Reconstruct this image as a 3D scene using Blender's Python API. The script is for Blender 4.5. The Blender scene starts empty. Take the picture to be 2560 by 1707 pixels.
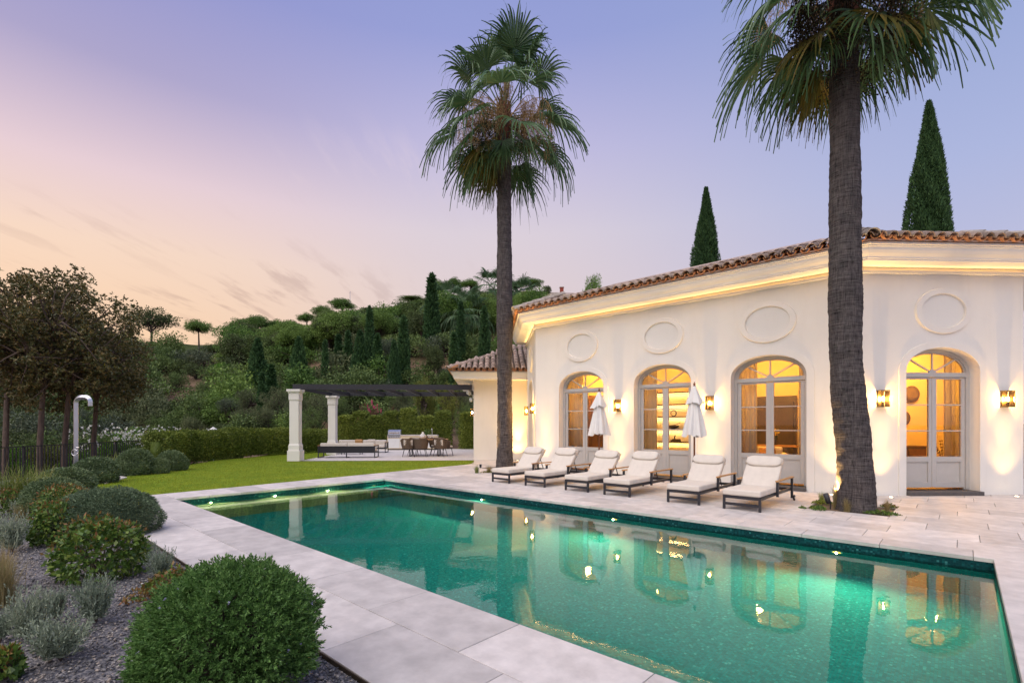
import bpy, bmesh, math, random
import numpy as np
from mathutils import Matrix, Vector
R = math.radians
random.seed(7)
S = bpy.context.scene
COL = S.collection

# ------------------------------------------------------------------ camera
F, EYE, HY = 1233.0, 1.65, 1061.0          # focal length and horizon, in pixels of a 2560 x 1707 frame
CA, SA = 0.7389, 0.6738                    # camera yaw relative to the pool's long side
_n = math.hypot(CA, SA); CA /= _n; SA /= _n
def CW(X, Y):                              # camera ground axes (right, forward) -> world
    return (CA * X - SA * Y, SA * X + CA * Y)
def WC(x, y):
    return (CA * x + SA * y, -SA * x + CA * y)
def G(px, py, z=0.0):                      # a pixel of something that touches height z
    Y = F * (EYE - z) / (py - HY)
    return CW((px - 1280) / F * Y, Y)
def AT(px, Y):                             # a pixel column at a known distance
    return CW((px - 1280) / F * Y, Y)
def ZT(py, Y):
    return EYE + (HY - py) / F * Y
cam_d = bpy.data.cameras.new('camera')
cam = bpy.data.objects.new('camera', cam_d); COL.objects.link(cam)
cam.location = (0, 0, EYE)
cam.rotation_euler = (R(90), 0, math.atan2(SA, CA))
cam_d.sensor_width = 36.0
cam_d.lens = 36.0 * F / 2560.0
cam_d.shift_y = (HY - 853.5) / 2560.0
cam_d.clip_end = 3000
cam_d.clip_start = 0.05
S.camera = cam

# ------------------------------------------------------------------ sky, sun, exposure
w = bpy.data.worlds.new('World'); S.world = w; w.use_nodes = True
nt = w.node_tree; nt.nodes.clear()
def N(nt, typ, **kw):
    n = nt.nodes.new(typ)
    for k, v in kw.items():
        if k.startswith('i_'):
            n.inputs[int(k[2:]) if k[2:].isdigit() else k[2:]].default_value = v
        else:
            setattr(n, k, v)
    return n
def L(nt, a, b): nt.links.new(a, b)
def ramp(nt, stops, interp='LINEAR'):
    n = nt.nodes.new('ShaderNodeValToRGB'); cr = n.color_ramp; cr.interpolation = interp
    while len(cr.elements) < len(stops): cr.elements.new(0.5)
    for e, (p, c) in zip(cr.elements, stops):
        e.position = p; e.color = tuple(c) + ((1,) if len(c) == 3 else ())
    return n
def math_(nt, op, a, b=None, clamp=False):
    n = nt.nodes.new('ShaderNodeMath'); n.operation = op; n.use_clamp = clamp
    for i, x in enumerate((a, b)):
        if x is None: continue
        if isinstance(x, (int, float)): n.inputs[i].default_value = x
        else: L(nt, x, n.inputs[i])
    return n.outputs[0]
def mixc(nt, fac, a, b, blend='MIX'):
    n = nt.nodes.new('ShaderNodeMix'); n.data_type = 'RGBA'; n.blend_type = blend
    for i, x in ((0, fac), (6, a), (7, b)):
        if isinstance(x, (int, float)): n.inputs[i].default_value = x
        elif isinstance(x, tuple): n.inputs[i].default_value = x + ((1,) if len(x) == 3 else ())
        else: L(nt, x, n.inputs[i])
    return n.outputs[2]
def srgb(r, g, b):
    f = lambda u: (u / 255 / 12.92) if u / 255 <= .04045 else ((u / 255 + .055) / 1.055) ** 2.4
    return (f(r), f(g), f(b))
tc = N(nt, 'ShaderNodeTexCoord')
sep = N(nt, 'ShaderNodeSeparateXYZ'); L(nt, tc.outputs['Generated'], sep.inputs[0])
elev = math_(nt, 'ARCSINE', sep.outputs[2])
e01 = math_(nt, 'DIVIDE', math_(nt, 'MAXIMUM', elev, 0.0), math.pi / 2, True)      # 0 horizon .. 1 zenith
flat = N(nt, 'ShaderNodeVectorMath', operation='MULTIPLY'); flat.inputs[1].default_value = (1, 1, 0)
L(nt, tc.outputs['Generated'], flat.inputs[0])
nrm = N(nt, 'ShaderNodeVectorMath', operation='NORMALIZE'); L(nt, flat.outputs[0], nrm.inputs[0])
AZ = R(-58)                                                     # the sun has set to the left of the frame
sx, sy = CW(math.sin(AZ), math.cos(AZ))
dt = N(nt, 'ShaderNodeVectorMath', operation='DOT_PRODUCT'); dt.inputs[1].default_value = (sx, sy, 0)
L(nt, nrm.outputs[0], dt.inputs[0])
def sm(lo, hi, x):
    n = nt.nodes.new('ShaderNodeMapRange'); n.interpolation_type = 'SMOOTHSTEP'
    n.inputs[1].default_value = lo; n.inputs[2].default_value = hi; L(nt, x, n.inputs[0]); return n.outputs[0]
D9 = 1 / 90.0
r_sun = ramp(nt, [(0, srgb(244, 204, 164)), (9 * D9, srgb(247, 209, 174)), (16 * D9, srgb(245, 215, 194)), (22 * D9, srgb(230, 205, 212)),
                  (30 * D9, srgb(172, 164, 202)), (38 * D9, srgb(146, 150, 206)), (90 * D9, srgb(128, 146, 205))])
r_mid = ramp(nt, [(0, srgb(230, 204, 194)), (14 * D9, srgb(224, 206, 207)), (21 * D9, srgb(219, 207, 217)), (29 * D9, srgb(194, 188, 222)),
                  (38 * D9, srgb(152, 160, 214)), (48 * D9, srgb(134, 150, 208)), (90 * D9, srgb(126, 146, 205))])
r_anti = ramp(nt, [(0, srgb(205, 196, 208)), (12 * D9, srgb(192, 192, 220)), (22 * D9, srgb(172, 182, 222)), (34 * D9, srgb(150, 166, 214)),
                   (50 * D9, srgb(138, 156, 208)), (90 * D9, srgb(126, 146, 205))])
for r_ in (r_sun, r_mid, r_anti): L(nt, e01, r_.inputs[0])
sky1 = mixc(nt, sm(-0.25, 0.60, dt.outputs['Value']), r_anti.outputs[0], r_mid.outputs[0])
sky2 = mixc(nt, sm(0.60, 0.99, dt.outputs['Value']), sky1, r_sun.outputs[0])
# thin streaks of cloud
pz = math_(nt, 'ADD', math_(nt, 'MAXIMUM', sep.outputs[2], 0.0), 0.10)
dv = N(nt, 'ShaderNodeVectorMath', operation='DIVIDE'); L(nt, tc.outputs['Generated'], dv.inputs[0])
cmb = N(nt, 'ShaderNodeCombineXYZ'); [L(nt, pz, cmb.inputs[i]) for i in range(3)]
L(nt, cmb.outputs[0], dv.inputs[1])
rot = N(nt, 'ShaderNodeVectorRotate', rotation_type='Z_AXIS'); rot.inputs['Angle'].default_value = -math.atan2(CW(0.05, 1)[1], CW(0.05, 1)[0]); L(nt, dv.outputs[0], rot.inputs[0])
mp = N(nt, 'ShaderNodeMapping'); mp.inputs['Scale'].default_value = (0.85, 3.6, 0.0); mp.inputs['Location'].default_value = (3.1, 1.7, 0)
L(nt, rot.outputs[0], mp.inputs[0])
nz = N(nt, 'ShaderNodeTexNoise'); nz.inputs['Scale'].default_value = 2.2; nz.inputs['Detail'].default_value = 7; nz.inputs['Roughness'].default_value = .6
L(nt, mp.outputs[0], nz.inputs[0])
nz2 = N(nt, 'ShaderNodeTexNoise'); nz2.inputs['Scale'].default_value = .55; nz2.inputs['Detail'].default_value = 2
L(nt, dv.outputs[0], nz2.inputs[0])
cf = math_(nt, 'MULTIPLY', sm(.50, .66, nz.outputs[0]), sm(.40, .56, nz2.outputs[0]))
cf = math_(nt, 'MULTIPLY', cf, math_(nt, 'MULTIPLY', sm(.45, .9, dt.outputs['Value']), 0.75))
low = sm(0.33, 0.45, sep.outputs[2])
cloudc = mixc(nt, low, mixc(nt, 0.42, sky2, srgb(150, 118, 118)), srgb(232, 214, 222))
sky3 = mixc(nt, cf, sky2, cloudc)
nish = N(nt, 'ShaderNodeTexSky', sky_type='NISHITA'); nish.sun_disc = False
nish.sun_elevation = R(1.0); nish.sun_rotation = math.atan2(sx, sy)
bg1 = N(nt, 'ShaderNodeBackground'); bg1.inputs[1].default_value = 1.0; L(nt, sky3, bg1.inputs[0])
bg2 = N(nt, 'ShaderNodeBackground'); bg2.inputs[1].default_value = 0.012; L(nt, nish.outputs[0], bg2.inputs[0])
addsh = N(nt, 'ShaderNodeAddShader'); L(nt, bg1.outputs[0], addsh.inputs[0]); L(nt, bg2.outputs[0], addsh.inputs[1])
wo = N(nt, 'ShaderNodeOutputWorld'); L(nt, addsh.outputs[0], wo.inputs[0])
# very soft fill lamp, added high behind left to brighten ground and walls
sun_d = bpy.data.lights.new('sun', 'SUN'); sun_d.energy = 2.9; sun_d.angle = R(75); sun_d.color = (1.0, 0.89, 0.78)
sun = bpy.data.objects.new('sun', sun_d); COL.objects.link(sun)
_sd = Vector((*CW(-0.45, -0.62), 1.1)).normalized()
sun.rotation_euler = _sd.to_track_quat('Z', 'Y').to_euler()
vs = S.view_settings
S.display_settings.display_device = 'sRGB'
vs.view_transform = 'Standard'; vs.look = 'None'; vs.gamma = 1.0; vs.exposure = 0.0; vs.use_curve_mapping = False
S.render.engine = 'CYCLES'
cy = S.cycles
cy.use_denoising = True
cy.max_bounces = 7; cy.diffuse_bounces = 3; cy.glossy_bounces = 4; cy.transmission_bounces = 4; cy.transparent_max_bounces = 24
cy.caustics_reflective = False; cy.caustics_refractive = True
cy.sample_clamp_indirect = 6.0; cy.sample_clamp_direct = 0.0
cy.use_light_tree = True

# ------------------------------------------------------------------ materials
def new_mat(name):
    m = bpy.data.materials.new(name); m.use_nodes = True
    nt = m.node_tree; nt.nodes.clear()
    out = N(nt, 'ShaderNodeOutputMaterial'); b = N(nt, 'ShaderNodeBsdfPrincipled'); L(nt, b.outputs[0], out.inputs[0])
    return m, nt, b, out
def coords(nt, space='pos'):
    if space == 'pos': return N(nt, 'ShaderNodeNewGeometry').outputs['Position']
    return N(nt, 'ShaderNodeTexCoord').outputs['Object']
def noise(nt, vec, scale, detail=4, rough=.55, stretch=None):
    if stretch:
        m = N(nt, 'ShaderNodeMapping'); m.inputs['Scale'].default_value = stretch; L(nt, vec, m.inputs[0]); vec = m.outputs[0]
    n = N(nt, 'ShaderNodeTexNoise'); n.inputs['Scale'].default_value = scale; n.inputs['Detail'].default_value = detail
    n.inputs['Roughness'].default_value = rough; L(nt, vec, n.inputs[0]); return n.outputs[0]
def bump(nt, b, h, strength, dist=.01):
    n = N(nt, 'ShaderNodeBump'); n.inputs['Strength'].default_value = strength; n.inputs['Distance'].default_value = dist
    L(nt, h, n.inputs['Height']); L(nt, n.outputs[0], b.inputs['Normal']); return n
def M(name, col, rough=.6, metal=0.0, vary=.12, scale=8.0, bmp=0.0, bscale=None, bdist=.005, space='obj', objvary=0.0, stretch=None, spec=.4):
    m, nt, b, out = new_mat(name)
    v = coords(nt, space)
    n = noise(nt, v, scale, 5, .6, stretch)
    lo = tuple(c * (1 - vary) for c in col); hi = tuple(min(1, c * (1 + vary)) for c in col)
    r = ramp(nt, [(.3, lo), (.7, hi)]); L(nt, n, r.inputs[0]); c = r.outputs[0]
    if objvary:
        oi = N(nt, 'ShaderNodeObjectInfo'); rr = ramp(nt, [(0, (1 - objvary,) * 3), (1, (1 + objvary * .6, 1 + objvary * .55, 1 + objvary * .5))])
        L(nt, oi.outputs['Random'], rr.inputs[0]); c = mixc(nt, 1.0, c, rr.outputs[0], 'MULTIPLY')
    L(nt, c, b.inputs['Base Color'])
    b.inputs['Metallic'].default_value = metal; b.inputs['Specular IOR Level'].default_value = spec
    rr = ramp(nt, [(.3, (max(.02, rough - .06),) * 3), (.7, (min(1, rough + .06),) * 3)]); L(nt, n, rr.inputs[0]); L(nt, rr.outputs[0], b.inputs['Roughness'])
    if bmp:
        bump(nt, b, noise(nt, v, bscale or scale * 4, 6, .65, stretch), bmp, bdist)
    return m
def leafmat(name, cols, rough=.55, transl=.22, spec=.25, objvary=.18):
    m, nt, b, out = new_mat(name)
    g = N(nt, 'ShaderNodeNewGeometry')
    k = len(cols); r = ramp(nt, [(i / max(1, k - 1), c) for i, c in enumerate(cols)]); L(nt, g.outputs['Random Per Island'], r.inputs[0])
    oi = N(nt, 'ShaderNodeObjectInfo'); o = ramp(nt, [(0, (1 - objvary, 1 - objvary * .8, 1 - objvary)), (1, (1 + objvary, 1 + objvary * .8, 1 + objvary * .4))])
    L(nt, oi.outputs['Random'], o.inputs[0])
    c = mixc(nt, 1.0, r.outputs[0], o.outputs[0], 'MULTIPLY')
    L(nt, c, b.inputs['Base Color']); b.inputs['Roughness'].default_value = rough; b.inputs['Specular IOR Level'].default_value = spec
    t = N(nt, 'ShaderNodeBsdfTranslucent'); L(nt, c, t.inputs[0])
    mx = N(nt, 'ShaderNodeMixShader'); mx.inputs[0].default_value = transl
    L(nt, b.outputs[0], mx.inputs[1]); L(nt, t.outputs[0], mx.inputs[2]); L(nt, mx.outputs[0], out.inputs[0])
    return m
def emis(name, col, strength):
    m, nt, b, out = new_mat(name)
    b.inputs['Base Color'].default_value = (*col, 1); b.inputs['Emission Color'].default_value = (*col, 1); b.inputs['Emission Strength'].default_value = strength
    return m

MAT = {}
def stucco():
    m, nt, b, out = new_mat('white_stucco'); v = coords(nt, 'pos')
    n1 = noise(nt, v, 1.1, 5, .6); n2 = noise(nt, v, 3.0, 5, .65, (1, 1, .16)); n3 = noise(nt, v, 14, 4, .6)
    a = ramp(nt, [(.3, (.785, .755, .695)), (.7, (.82, .79, .73))]); L(nt, n1, a.inputs[0])
    st = ramp(nt, [(.30, (.97, .967, .96)), (.48, (1, 1, 1))]); L(nt, n2, st.inputs[0])
    L(nt, mixc(nt, 1.0, a.outputs[0], st.outputs[0], 'MULTIPLY'), b.inputs['Base Color']); b.inputs['Roughness'].default_value = .88; b.inputs['Specular IOR Level'].default_value = .2
    bump(nt, b, math_(nt, 'ADD', noise(nt, v, 90, 5, .6), math_(nt, 'MULTIPLY', n3, 1.6)), .4, .004); return m
MAT['stucco'] = stucco()
MAT['trim'] = M('white_trim_plaster', (.80, .765, .70), .7, vary=.03, scale=2.0, bmp=.12, bscale=60, bdist=.002, space='pos')
MAT['white'] = M('white_paint', (.78, .78, .76), .55, vary=.04, scale=3)
MAT['greypaint'] = M('warm_grey_door_paint', (.50, .475, .44), .42, vary=.04, scale=5)
MAT['greydark'] = M('dark_threshold_stone', (.10, .09, .085), .6, vary=.15, scale=12)
MAT['black'] = M('black_powder_coat', (.018, .018, .022), .45, vary=.2, scale=20)
MAT['charcoal'] = M('charcoal_aluminium', (.028, .028, .034), .42, vary=.15, scale=18)
MAT['steel'] = M('brushed_steel', (.62, .62, .63), .32, 1.0, vary=.08, scale=30, stretch=(1, 1, .1))
MAT['chrome'] = M('chrome', (.75, .75, .76), .12, 1.0, vary=.03)
MAT['bronze'] = M('aged_bronze', (.10, .075, .045), .4, .8, vary=.25, scale=30)
MAT['teak'] = M('oiled_teak', (.46, .25, .10), .5, vary=.25, scale=14, stretch=(6, 1, 6), bmp=.2, bscale=60, bdist=.001)
MAT['pole'] = M('dark_hardwood', (.20, .075, .03), .45, vary=.25, scale=18, stretch=(6, 6, .6))
MAT['walnut'] = M('walnut', (.10, .05, .022), .5, vary=.3, scale=9, stretch=(6, 6, .7))
MAT['fabric'] = M('cream_outdoor_fabric', (.68, .625, .545), .95, vary=.05, scale=7, bmp=.5, bscale=420, bdist=.0012, spec=.1)
MAT['canvas'] = M('white_canvas', (.78, .76, .72), .9, vary=.04, scale=6, bmp=.25, bscale=200, bdist=.001, spec=.1)
def sheer():
    m, nt, b, out = new_mat('sheer_linen_curtain'); v = coords(nt, 'obj'); n = noise(nt, v, 40, 3, .6, (1, 1, .05))
    r = ramp(nt, [(.3, (.80, .75, .64)), (.7, (.88, .84, .74))]); L(nt, n, r.inputs[0]); L(nt, r.outputs[0], b.inputs['Base Color']); b.inputs['Roughness'].default_value = .95
    t = N(nt, 'ShaderNodeBsdfTranslucent'); L(nt, r.outputs[0], t.inputs[0]); mx = N(nt, 'ShaderNodeMixShader'); mx.inputs[0].default_value = .55
    L(nt, b.outputs[0], mx.inputs[1]); L(nt, t.outputs[0], mx.inputs[2]); L(nt, mx.outputs[0], out.inputs[0]); return m
MAT['curtain'] = sheer()
MAT['wicker'] = M('brown_rope_weave', (.16, .115, .08), .8, vary=.35, scale=30, bmp=.8, bscale=70, bdist=.006)
MAT['room'] = M('lamp_tinted_room_paint', (.72, .60, .40), .9, vary=.03, scale=2, space='pos')  # pale walls painted ochre, holding the orange of the room lamps
MAT['roomfloor'] = M('light_oak_floor', (.40, .29, .17), .5, vary=.15, scale=4, space='pos')
MAT['darkpanel'] = M('dark_wood_panel', (.06, .045, .035), .45, vary=.2, scale=6)
MAT['coping'] = M('limestone_paver', (.60, .56, .525), .62, vary=.17, scale=4.5, bmp=.3, bscale=45, bdist=.003, space='pos', objvary=.19)
MAT['mortar'] = M('sanded_joint', (.40, .37, .345), .95, vary=.1, scale=30, space='pos')
MAT['soil'] = M('dry_soil', (.15, .11, .075), .98, vary=.35, scale=16, bmp=.9, bscale=50, bdist=.02, space='pos')
MAT['bark'] = M('grey_brown_bark', (.13, .095, .075), .95, vary=.35, scale=14, stretch=(1, 1, .25), bmp=.8, bscale=40, bdist=.015)
MAT['darkbark'] = M('dark_bark', (.07, .052, .042), .95, vary=.3, scale=10, bmp=.6, bscale=30, bdist=.02)
MAT['clay'] = M('weathered_clay_tile', (.42, .325, .27), .85, vary=.38, scale=9, bmp=.4, bscale=60, bdist=.004, space='pos', objvary=.32)
MAT['claynew'] = M('orange_clay_tile', (.52, .24, .11), .85, vary=.25, scale=9, bmp=.3, bscale=60, bdist=.003, space='pos', objvary=.2)
MAT['mortarcap'] = M('lime_mortar', (.45, .40, .35), .95, vary=.2, scale=12, bmp=.4, space='pos')
def glassmat(name, tint, refl=1.0):
    m, nt, b, out = new_mat(name); nt.nodes.remove(b)
    t = N(nt, 'ShaderNodeBsdfTransparent'); t.inputs[0].default_value = (*tint, 1)
    g = N(nt, 'ShaderNodeBsdfGlossy'); g.inputs['Roughness'].default_value = .015; g.inputs[0].default_value = (refl, refl, refl, 1)
    f = N(nt, 'ShaderNodeFresnel'); f.inputs[0].default_value = 1.5
    mx = N(nt, 'ShaderNodeMixShader'); L(nt, math_(nt, 'ADD', math_(nt, 'MULTIPLY', f.outputs[0], 1.0), .01), mx.inputs[0]); L(nt, t.outputs[0], mx.inputs[1]); L(nt, g.outputs[0], mx.inputs[2])
    L(nt, mx.outputs[0], out.inputs[0]); return m
MAT['glass'] = glassmat('window_glass', (.95, .95, .93))
MAT['amber'] = glassmat('amber_lantern_glass', (1.0, .80, .45), .6)
# pool
def watermat():
    m, nt, b, out = new_mat('clear_pool_water'); nt.nodes.remove(b)
    v = coords(nt, 'pos')
    h = noise(nt, v, 2.2, 3, .5); h2 = noise(nt, v, 9.0, 2, .5)
    hh = math_(nt, 'ADD', h, math_(nt, 'MULTIPLY', h2, .22))
    bp = N(nt, 'ShaderNodeBump'); bp.inputs['Strength'].default_value = .035; bp.inputs['Distance'].default_value = .05; L(nt, hh, bp.inputs['Height'])
    t = N(nt, 'ShaderNodeBsdfRefraction'); t.inputs[0].default_value = (.80, .985, .95, 1); t.inputs['IOR'].default_value = 1.33; t.inputs['Roughness'].default_value = 0.0; L(nt, bp.outputs[0], t.inputs['Normal'])
    g = N(nt, 'ShaderNodeBsdfGlossy'); g.inputs['Roughness'].default_value = .012; L(nt, bp.outputs[0], g.inputs['Normal'])
    f = N(nt, 'ShaderNodeFresnel'); f.inputs[0].default_value = 1.33
    mx = N(nt, 'ShaderNodeMixShader'); L(nt, math_(nt, 'ADD', f.outputs[0], math_(nt, 'MULTIPLY', math_(nt, 'MULTIPLY', f.outputs[0], f.outputs[0]), 1.3), True), mx.inputs[0]); L(nt, t.outputs[0], mx.inputs[1]); L(nt, g.outputs[0], mx.inputs[2])
    L(nt, mx.outputs[0], out.inputs[0]); return m
MAT['water'] = watermat()
def mosaic(name='green_glass_mosaic', stops=None, grout=(.05, .20, .17)):
    m, nt, b, out = new_mat(name)
    g = N(nt, 'ShaderNodeNewGeometry')
    sp = N(nt, 'ShaderNodeSeparateXYZ'); L(nt, g.outputs['Position'], sp.inputs[0])
    T = .027
    cells = []; edge = None
    sn = N(nt, 'ShaderNodeSeparateXYZ'); L(nt, g.outputs['Normal'], sn.inputs[0])
    for i in range(3):
        q = math_(nt, 'DIVIDE', sp.outputs[i], T); cells.append(math_(nt, 'FLOOR', q))
        fr = math_(nt, 'FRACT', q)
        e = math_(nt, 'GREATER_THAN', math_(nt, 'ABSOLUTE', math_(nt, 'SUBTRACT', fr, .5)), .455)
        e = math_(nt, 'MULTIPLY', e, math_(nt, 'LESS_THAN', math_(nt, 'ABSOLUTE', sn.outputs[i]), .5))
        edge = e if edge is None else math_(nt, 'MAXIMUM', edge, e)
    cb = N(nt, 'ShaderNodeCombineXYZ'); [L(nt, c, cb.inputs[i]) for i, c in enumerate(cells)]
    wn = N(nt, 'ShaderNodeTexWhiteNoise'); L(nt, cb.outputs[0], wn.inputs['Vector'])
    r = ramp(nt, stops or [(0, (.001, .205, .195)), (.5, (.002, .275, .258)), (.88, (.003, .32, .30)), (.97, (.012, .39, .355)), (1, (.08, .50, .46))])
    L(nt, wn.outputs['Value'], r.inputs[0])
    c = mixc(nt, edge, r.outputs[0], grout)
    L(nt, c, b.inputs['Base Color']); b.inputs['Roughness'].default_value = .75; b.inputs['Specular IOR Level'].default_value = .12
    return m
MAT['mosaic'] = mosaic()
MAT['shelfmosaic'] = mosaic('lamplit_shelf_mosaic', [(0, (.13, .20, .10)), (.5, (.19, .26, .13)), (1, (.30, .36, .2))], (.22, .26, .16))  # lighter copy of the basin mosaic; the pool lamps' glow is in its colour
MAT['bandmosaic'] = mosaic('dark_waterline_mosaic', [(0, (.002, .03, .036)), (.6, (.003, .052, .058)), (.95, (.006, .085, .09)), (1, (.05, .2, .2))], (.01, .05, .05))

# ------------------------------------------------------------------ mesh helpers
def link(o, parent=None):
    COL.objects.link(o)
    if parent is not None: o.parent = parent
    return o
class MB:
    def __init__(s): s.v = []; s.f = []
    def add(s, vs, fs):
        k = len(s.v); s.v += [tuple(p) for p in vs]; s.f += [tuple(i + k for i in q) for q in fs]; return s
    def box(s, c, d, rz=0.0, Mx=None):
        hx, hy, hz = d[0] / 2, d[1] / 2, d[2] / 2
        vs = [Vector((x, y, z)) for x in (-hx, hx) for y in (-hy, hy) for z in (-hz, hz)]
        T = Matrix.Translation(c) @ Matrix.Rotation(rz, 4, 'Z')
        if Mx is not None: T = Mx @ T
        return s.add([T @ p for p in vs], [(0, 1, 3, 2), (4, 6, 7, 5), (0, 4, 5, 1), (2, 3, 7, 6), (0, 2, 6, 4), (1, 5, 7, 3)])
    def bar(s, p0, p1, w, h, up=(0, 0, 1)):
        p0 = Vector(p0); p1 = Vector(p1); d = (p1 - p0).normalized(); u = Vector(up)
        if abs(d.dot(u)) > .98: u = Vector((1, 0, 0))
        sd = d.cross(u).normalized() * (w / 2); uu = sd.cross(d).normalized() * (h / 2)
        vs = [p + a * sd + b * uu for p in (p0, p1) for a, b in ((-1, -1), (1, -1), (1, 1), (-1, 1))]
        return s.add(vs, [(3, 2, 1, 0), (4, 5, 6, 7), (0, 1, 5, 4), (1, 2, 6, 5), (2, 3, 7, 6), (3, 0, 4, 7)])
    def tube(s, pts, rad, n=8, caps=True):
        pts = [Vector(p) for p in pts]
        if isinstance(rad, (int, float)): rad = [rad] * len(pts)
        vs = []; fs = []; ref = None
        for i, p in enumerate(pts):
            d = (pts[min(i + 1, len(pts) - 1)] - pts[max(i - 1, 0)]).normalized()
            if ref is None: ref = Vector((1, 0, 0)) if abs(d.x) < .9 else Vector((0, 1, 0))
            a = (ref - d * ref.dot(d)).normalized(); b = d.cross(a); ref = a
            vs += [p + (a * math.cos(2 * math.pi * k / n) + b * math.sin(2 * math.pi * k / n)) * rad[i] for k in range(n)]
        for i in range(len(pts) - 1):
            for k in range(n):
                fs.append((i * n + k, i * n + (k + 1) % n, (i + 1) * n + (k + 1) % n, (i + 1) * n + k))
        if caps: fs += [tuple(range(n - 1, -1, -1)), tuple((len(pts) - 1) * n + k for k in range(n))]
        return s.add(vs, fs)
    def lathe(s, prof, n=24, c=(0, 0, 0), mod=None, caps=True):
        vs = []; fs = []
        for j, (r, z) in enumerate(prof):
            for k in range(n):
                a = 2 * math.pi * k / n; rr = r * (mod(a, j) if mod else 1)
                vs.append((c[0] + rr * math.cos(a), c[1] + rr * math.sin(a), c[2] + z))
        for j in range(len(prof) - 1):
            for k in range(n): fs.append((j * n + k, j * n + (k + 1) % n, (j + 1) * n + (k + 1) % n, (j + 1) * n + k))
        if caps: fs += [tuple(range(n - 1, -1, -1)), tuple((len(prof) - 1) * n + k for k in range(n))]
        return s.add(vs, fs)
    def prism(s, poly, z0, z1):                                  # vertical prism over a 2D polygon (ccw)
        n = len(poly)
        return s.add([(x, y, z0) for x, y in poly] + [(x, y, z1) for x, y in poly],
                     [tuple(range(n - 1, -1, -1)), tuple(range(n, 2 * n))] + [(i, (i + 1) % n, n + (i + 1) % n, n + i) for i in range(n)])
    def mesh(s, name, mat=None, smooth=False):
        me = bpy.data.meshes.new(name); me.from_pydata(s.v, [], s.f)
        if mat is not None: me.materials.append(MAT[mat] if isinstance(mat, str) else mat)
        if smooth: me.polygons.foreach_set('use_smooth', [True] * len(me.polygons))
        me.update(); return me
    def build(s, name, mat, parent=None, smooth=False, bevel=0.0, seg=2, Mx=None):
        o = bpy.data.objects.new(name, s.mesh(name, mat, smooth)); link(o, parent)
        if bevel: add_bevel(o, bevel, seg)
        if Mx is not None: o.matrix_local = Mx
        return o
def add_bevel(o, wdt, seg=2):
    b = o.modifiers.new('bevel', 'BEVEL'); b.width = wdt; b.segments = seg; b.limit_method = 'ANGLE'; b.angle_limit = R(40); b.harden_normals = False
def tag(o, label, cat, group=None):
    o['label'] = label; o['category'] = cat
    if group: o['group'] = group
    return o
def kind(o, k, label=None):
    o['kind'] = k
    if label: o['label'] = label
    return o
def thing(name, label, cat, loc=(0, 0, 0), rz=0.0, group=None, Mx=None):
    o = bpy.data.objects.new(name, None); o.empty_display_size = .2; link(o)
    if Mx is not None: o.matrix_world = Mx
    else: o.location = loc; o.rotation_euler = (0, 0, rz)
    return tag(o, label, cat, group)
def child(name, me, parent, loc=(0, 0, 0), rot=(0, 0, 0), scale=(1, 1, 1)):
    o = bpy.data.objects.new(name, me); link(o, parent); o.location = loc; o.rotation_euler = rot; o.scale = scale; return o
def copy_tree(o, parent=None):
    c = o.copy(); COL.objects.link(c); c.parent = parent
    for ch in list(o.children): copy_tree(ch, c)
    return c
def light(name, typ, loc, power, col, parent=None, **kw):
    d = bpy.data.lights.new(name, typ); d.energy = power; d.color = col
    for k, v in kw.items(): setattr(d, k, v)
    o = bpy.data.objects.new(name, d); link(o, parent); o.location = loc; return o
def aim(o, d): o.rotation_euler = Vector(d).to_track_quat('-Z', 'Y').to_euler()
def npmesh(name, v, f, mat=None):
    me = bpy.data.meshes.new(name)
    v = np.ascontiguousarray(v, dtype=np.float32); f = np.ascontiguousarray(f, dtype=np.int32)
    me.vertices.add(len(v)); me.vertices.foreach_set('co', v.ravel())
    k = f.shape[1]; me.loops.add(f.size); me.loops.foreach_set('vertex_index', f.ravel())
    me.polygons.add(len(f)); me.polygons.foreach_set('loop_start', np.arange(0, f.size, k, dtype=np.int32))
    if mat is not None: me.materials.append(MAT[mat] if isinstance(mat, str) else mat)
    me.update(calc_edges=True); return me
ORD = 'first second third fourth fifth sixth seventh eighth ninth tenth eleventh twelfth thirteenth fourteenth fifteenth sixteenth seventeenth eighteenth nineteenth twentieth'.split()
def nth(i):
    return ORD[i] if i < 20 else 'twenty-' + ORD[i - 20] if i < 29 else 'thirtieth' if i == 29 else 'thirty-' + ORD[i - 30]

# ------------------------------------------------------------------ terrain
def lerp(x, xs, ys): return float(np.interp(x, xs, ys))
def zmax(r): return lerp(r, [-1.6, -1.04, -.75, -.58, -.47, -.34, -.2, -.06, .1, .3, .5, .8, 1.6], [12, 18, 19.6, 19.4, 21.0, 25.5, 29, 31, 31, 20, 6, 2, 1])
def terr(X, Y):                                                  # camera ground axes
    wx, wy = CW(X, Y)
    if -14.4 < wx < 9 and 2.0 < wy < 11.5: return -2.2
    if Y < 2: return -.25
    r = X / Y; m = zmax(r)
    a = lerp(Y, [0, 34, 37, 45, 60, 80, 108, 125, 200, 420, 900], [0, 0, -.02, .05, .25, .60, 1.0, 1.03, .9, .6, .2])
    z = a * m - .25
    if r < -.55: z -= .6 * max(0, min(1, (-14.6 - X) / 2.5)) * max(0, min(1, (48 - Y) / 12))
    if Y > 45: z += (math.sin(X * .19 + 1.3) * math.cos(Y * .16) * .5 + math.sin(X * .53) * math.sin(Y * .41 + X * .2) * .22) * min(1, (Y - 45) / 15) * (1 if Y < 400 else .2)
    return z
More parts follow.
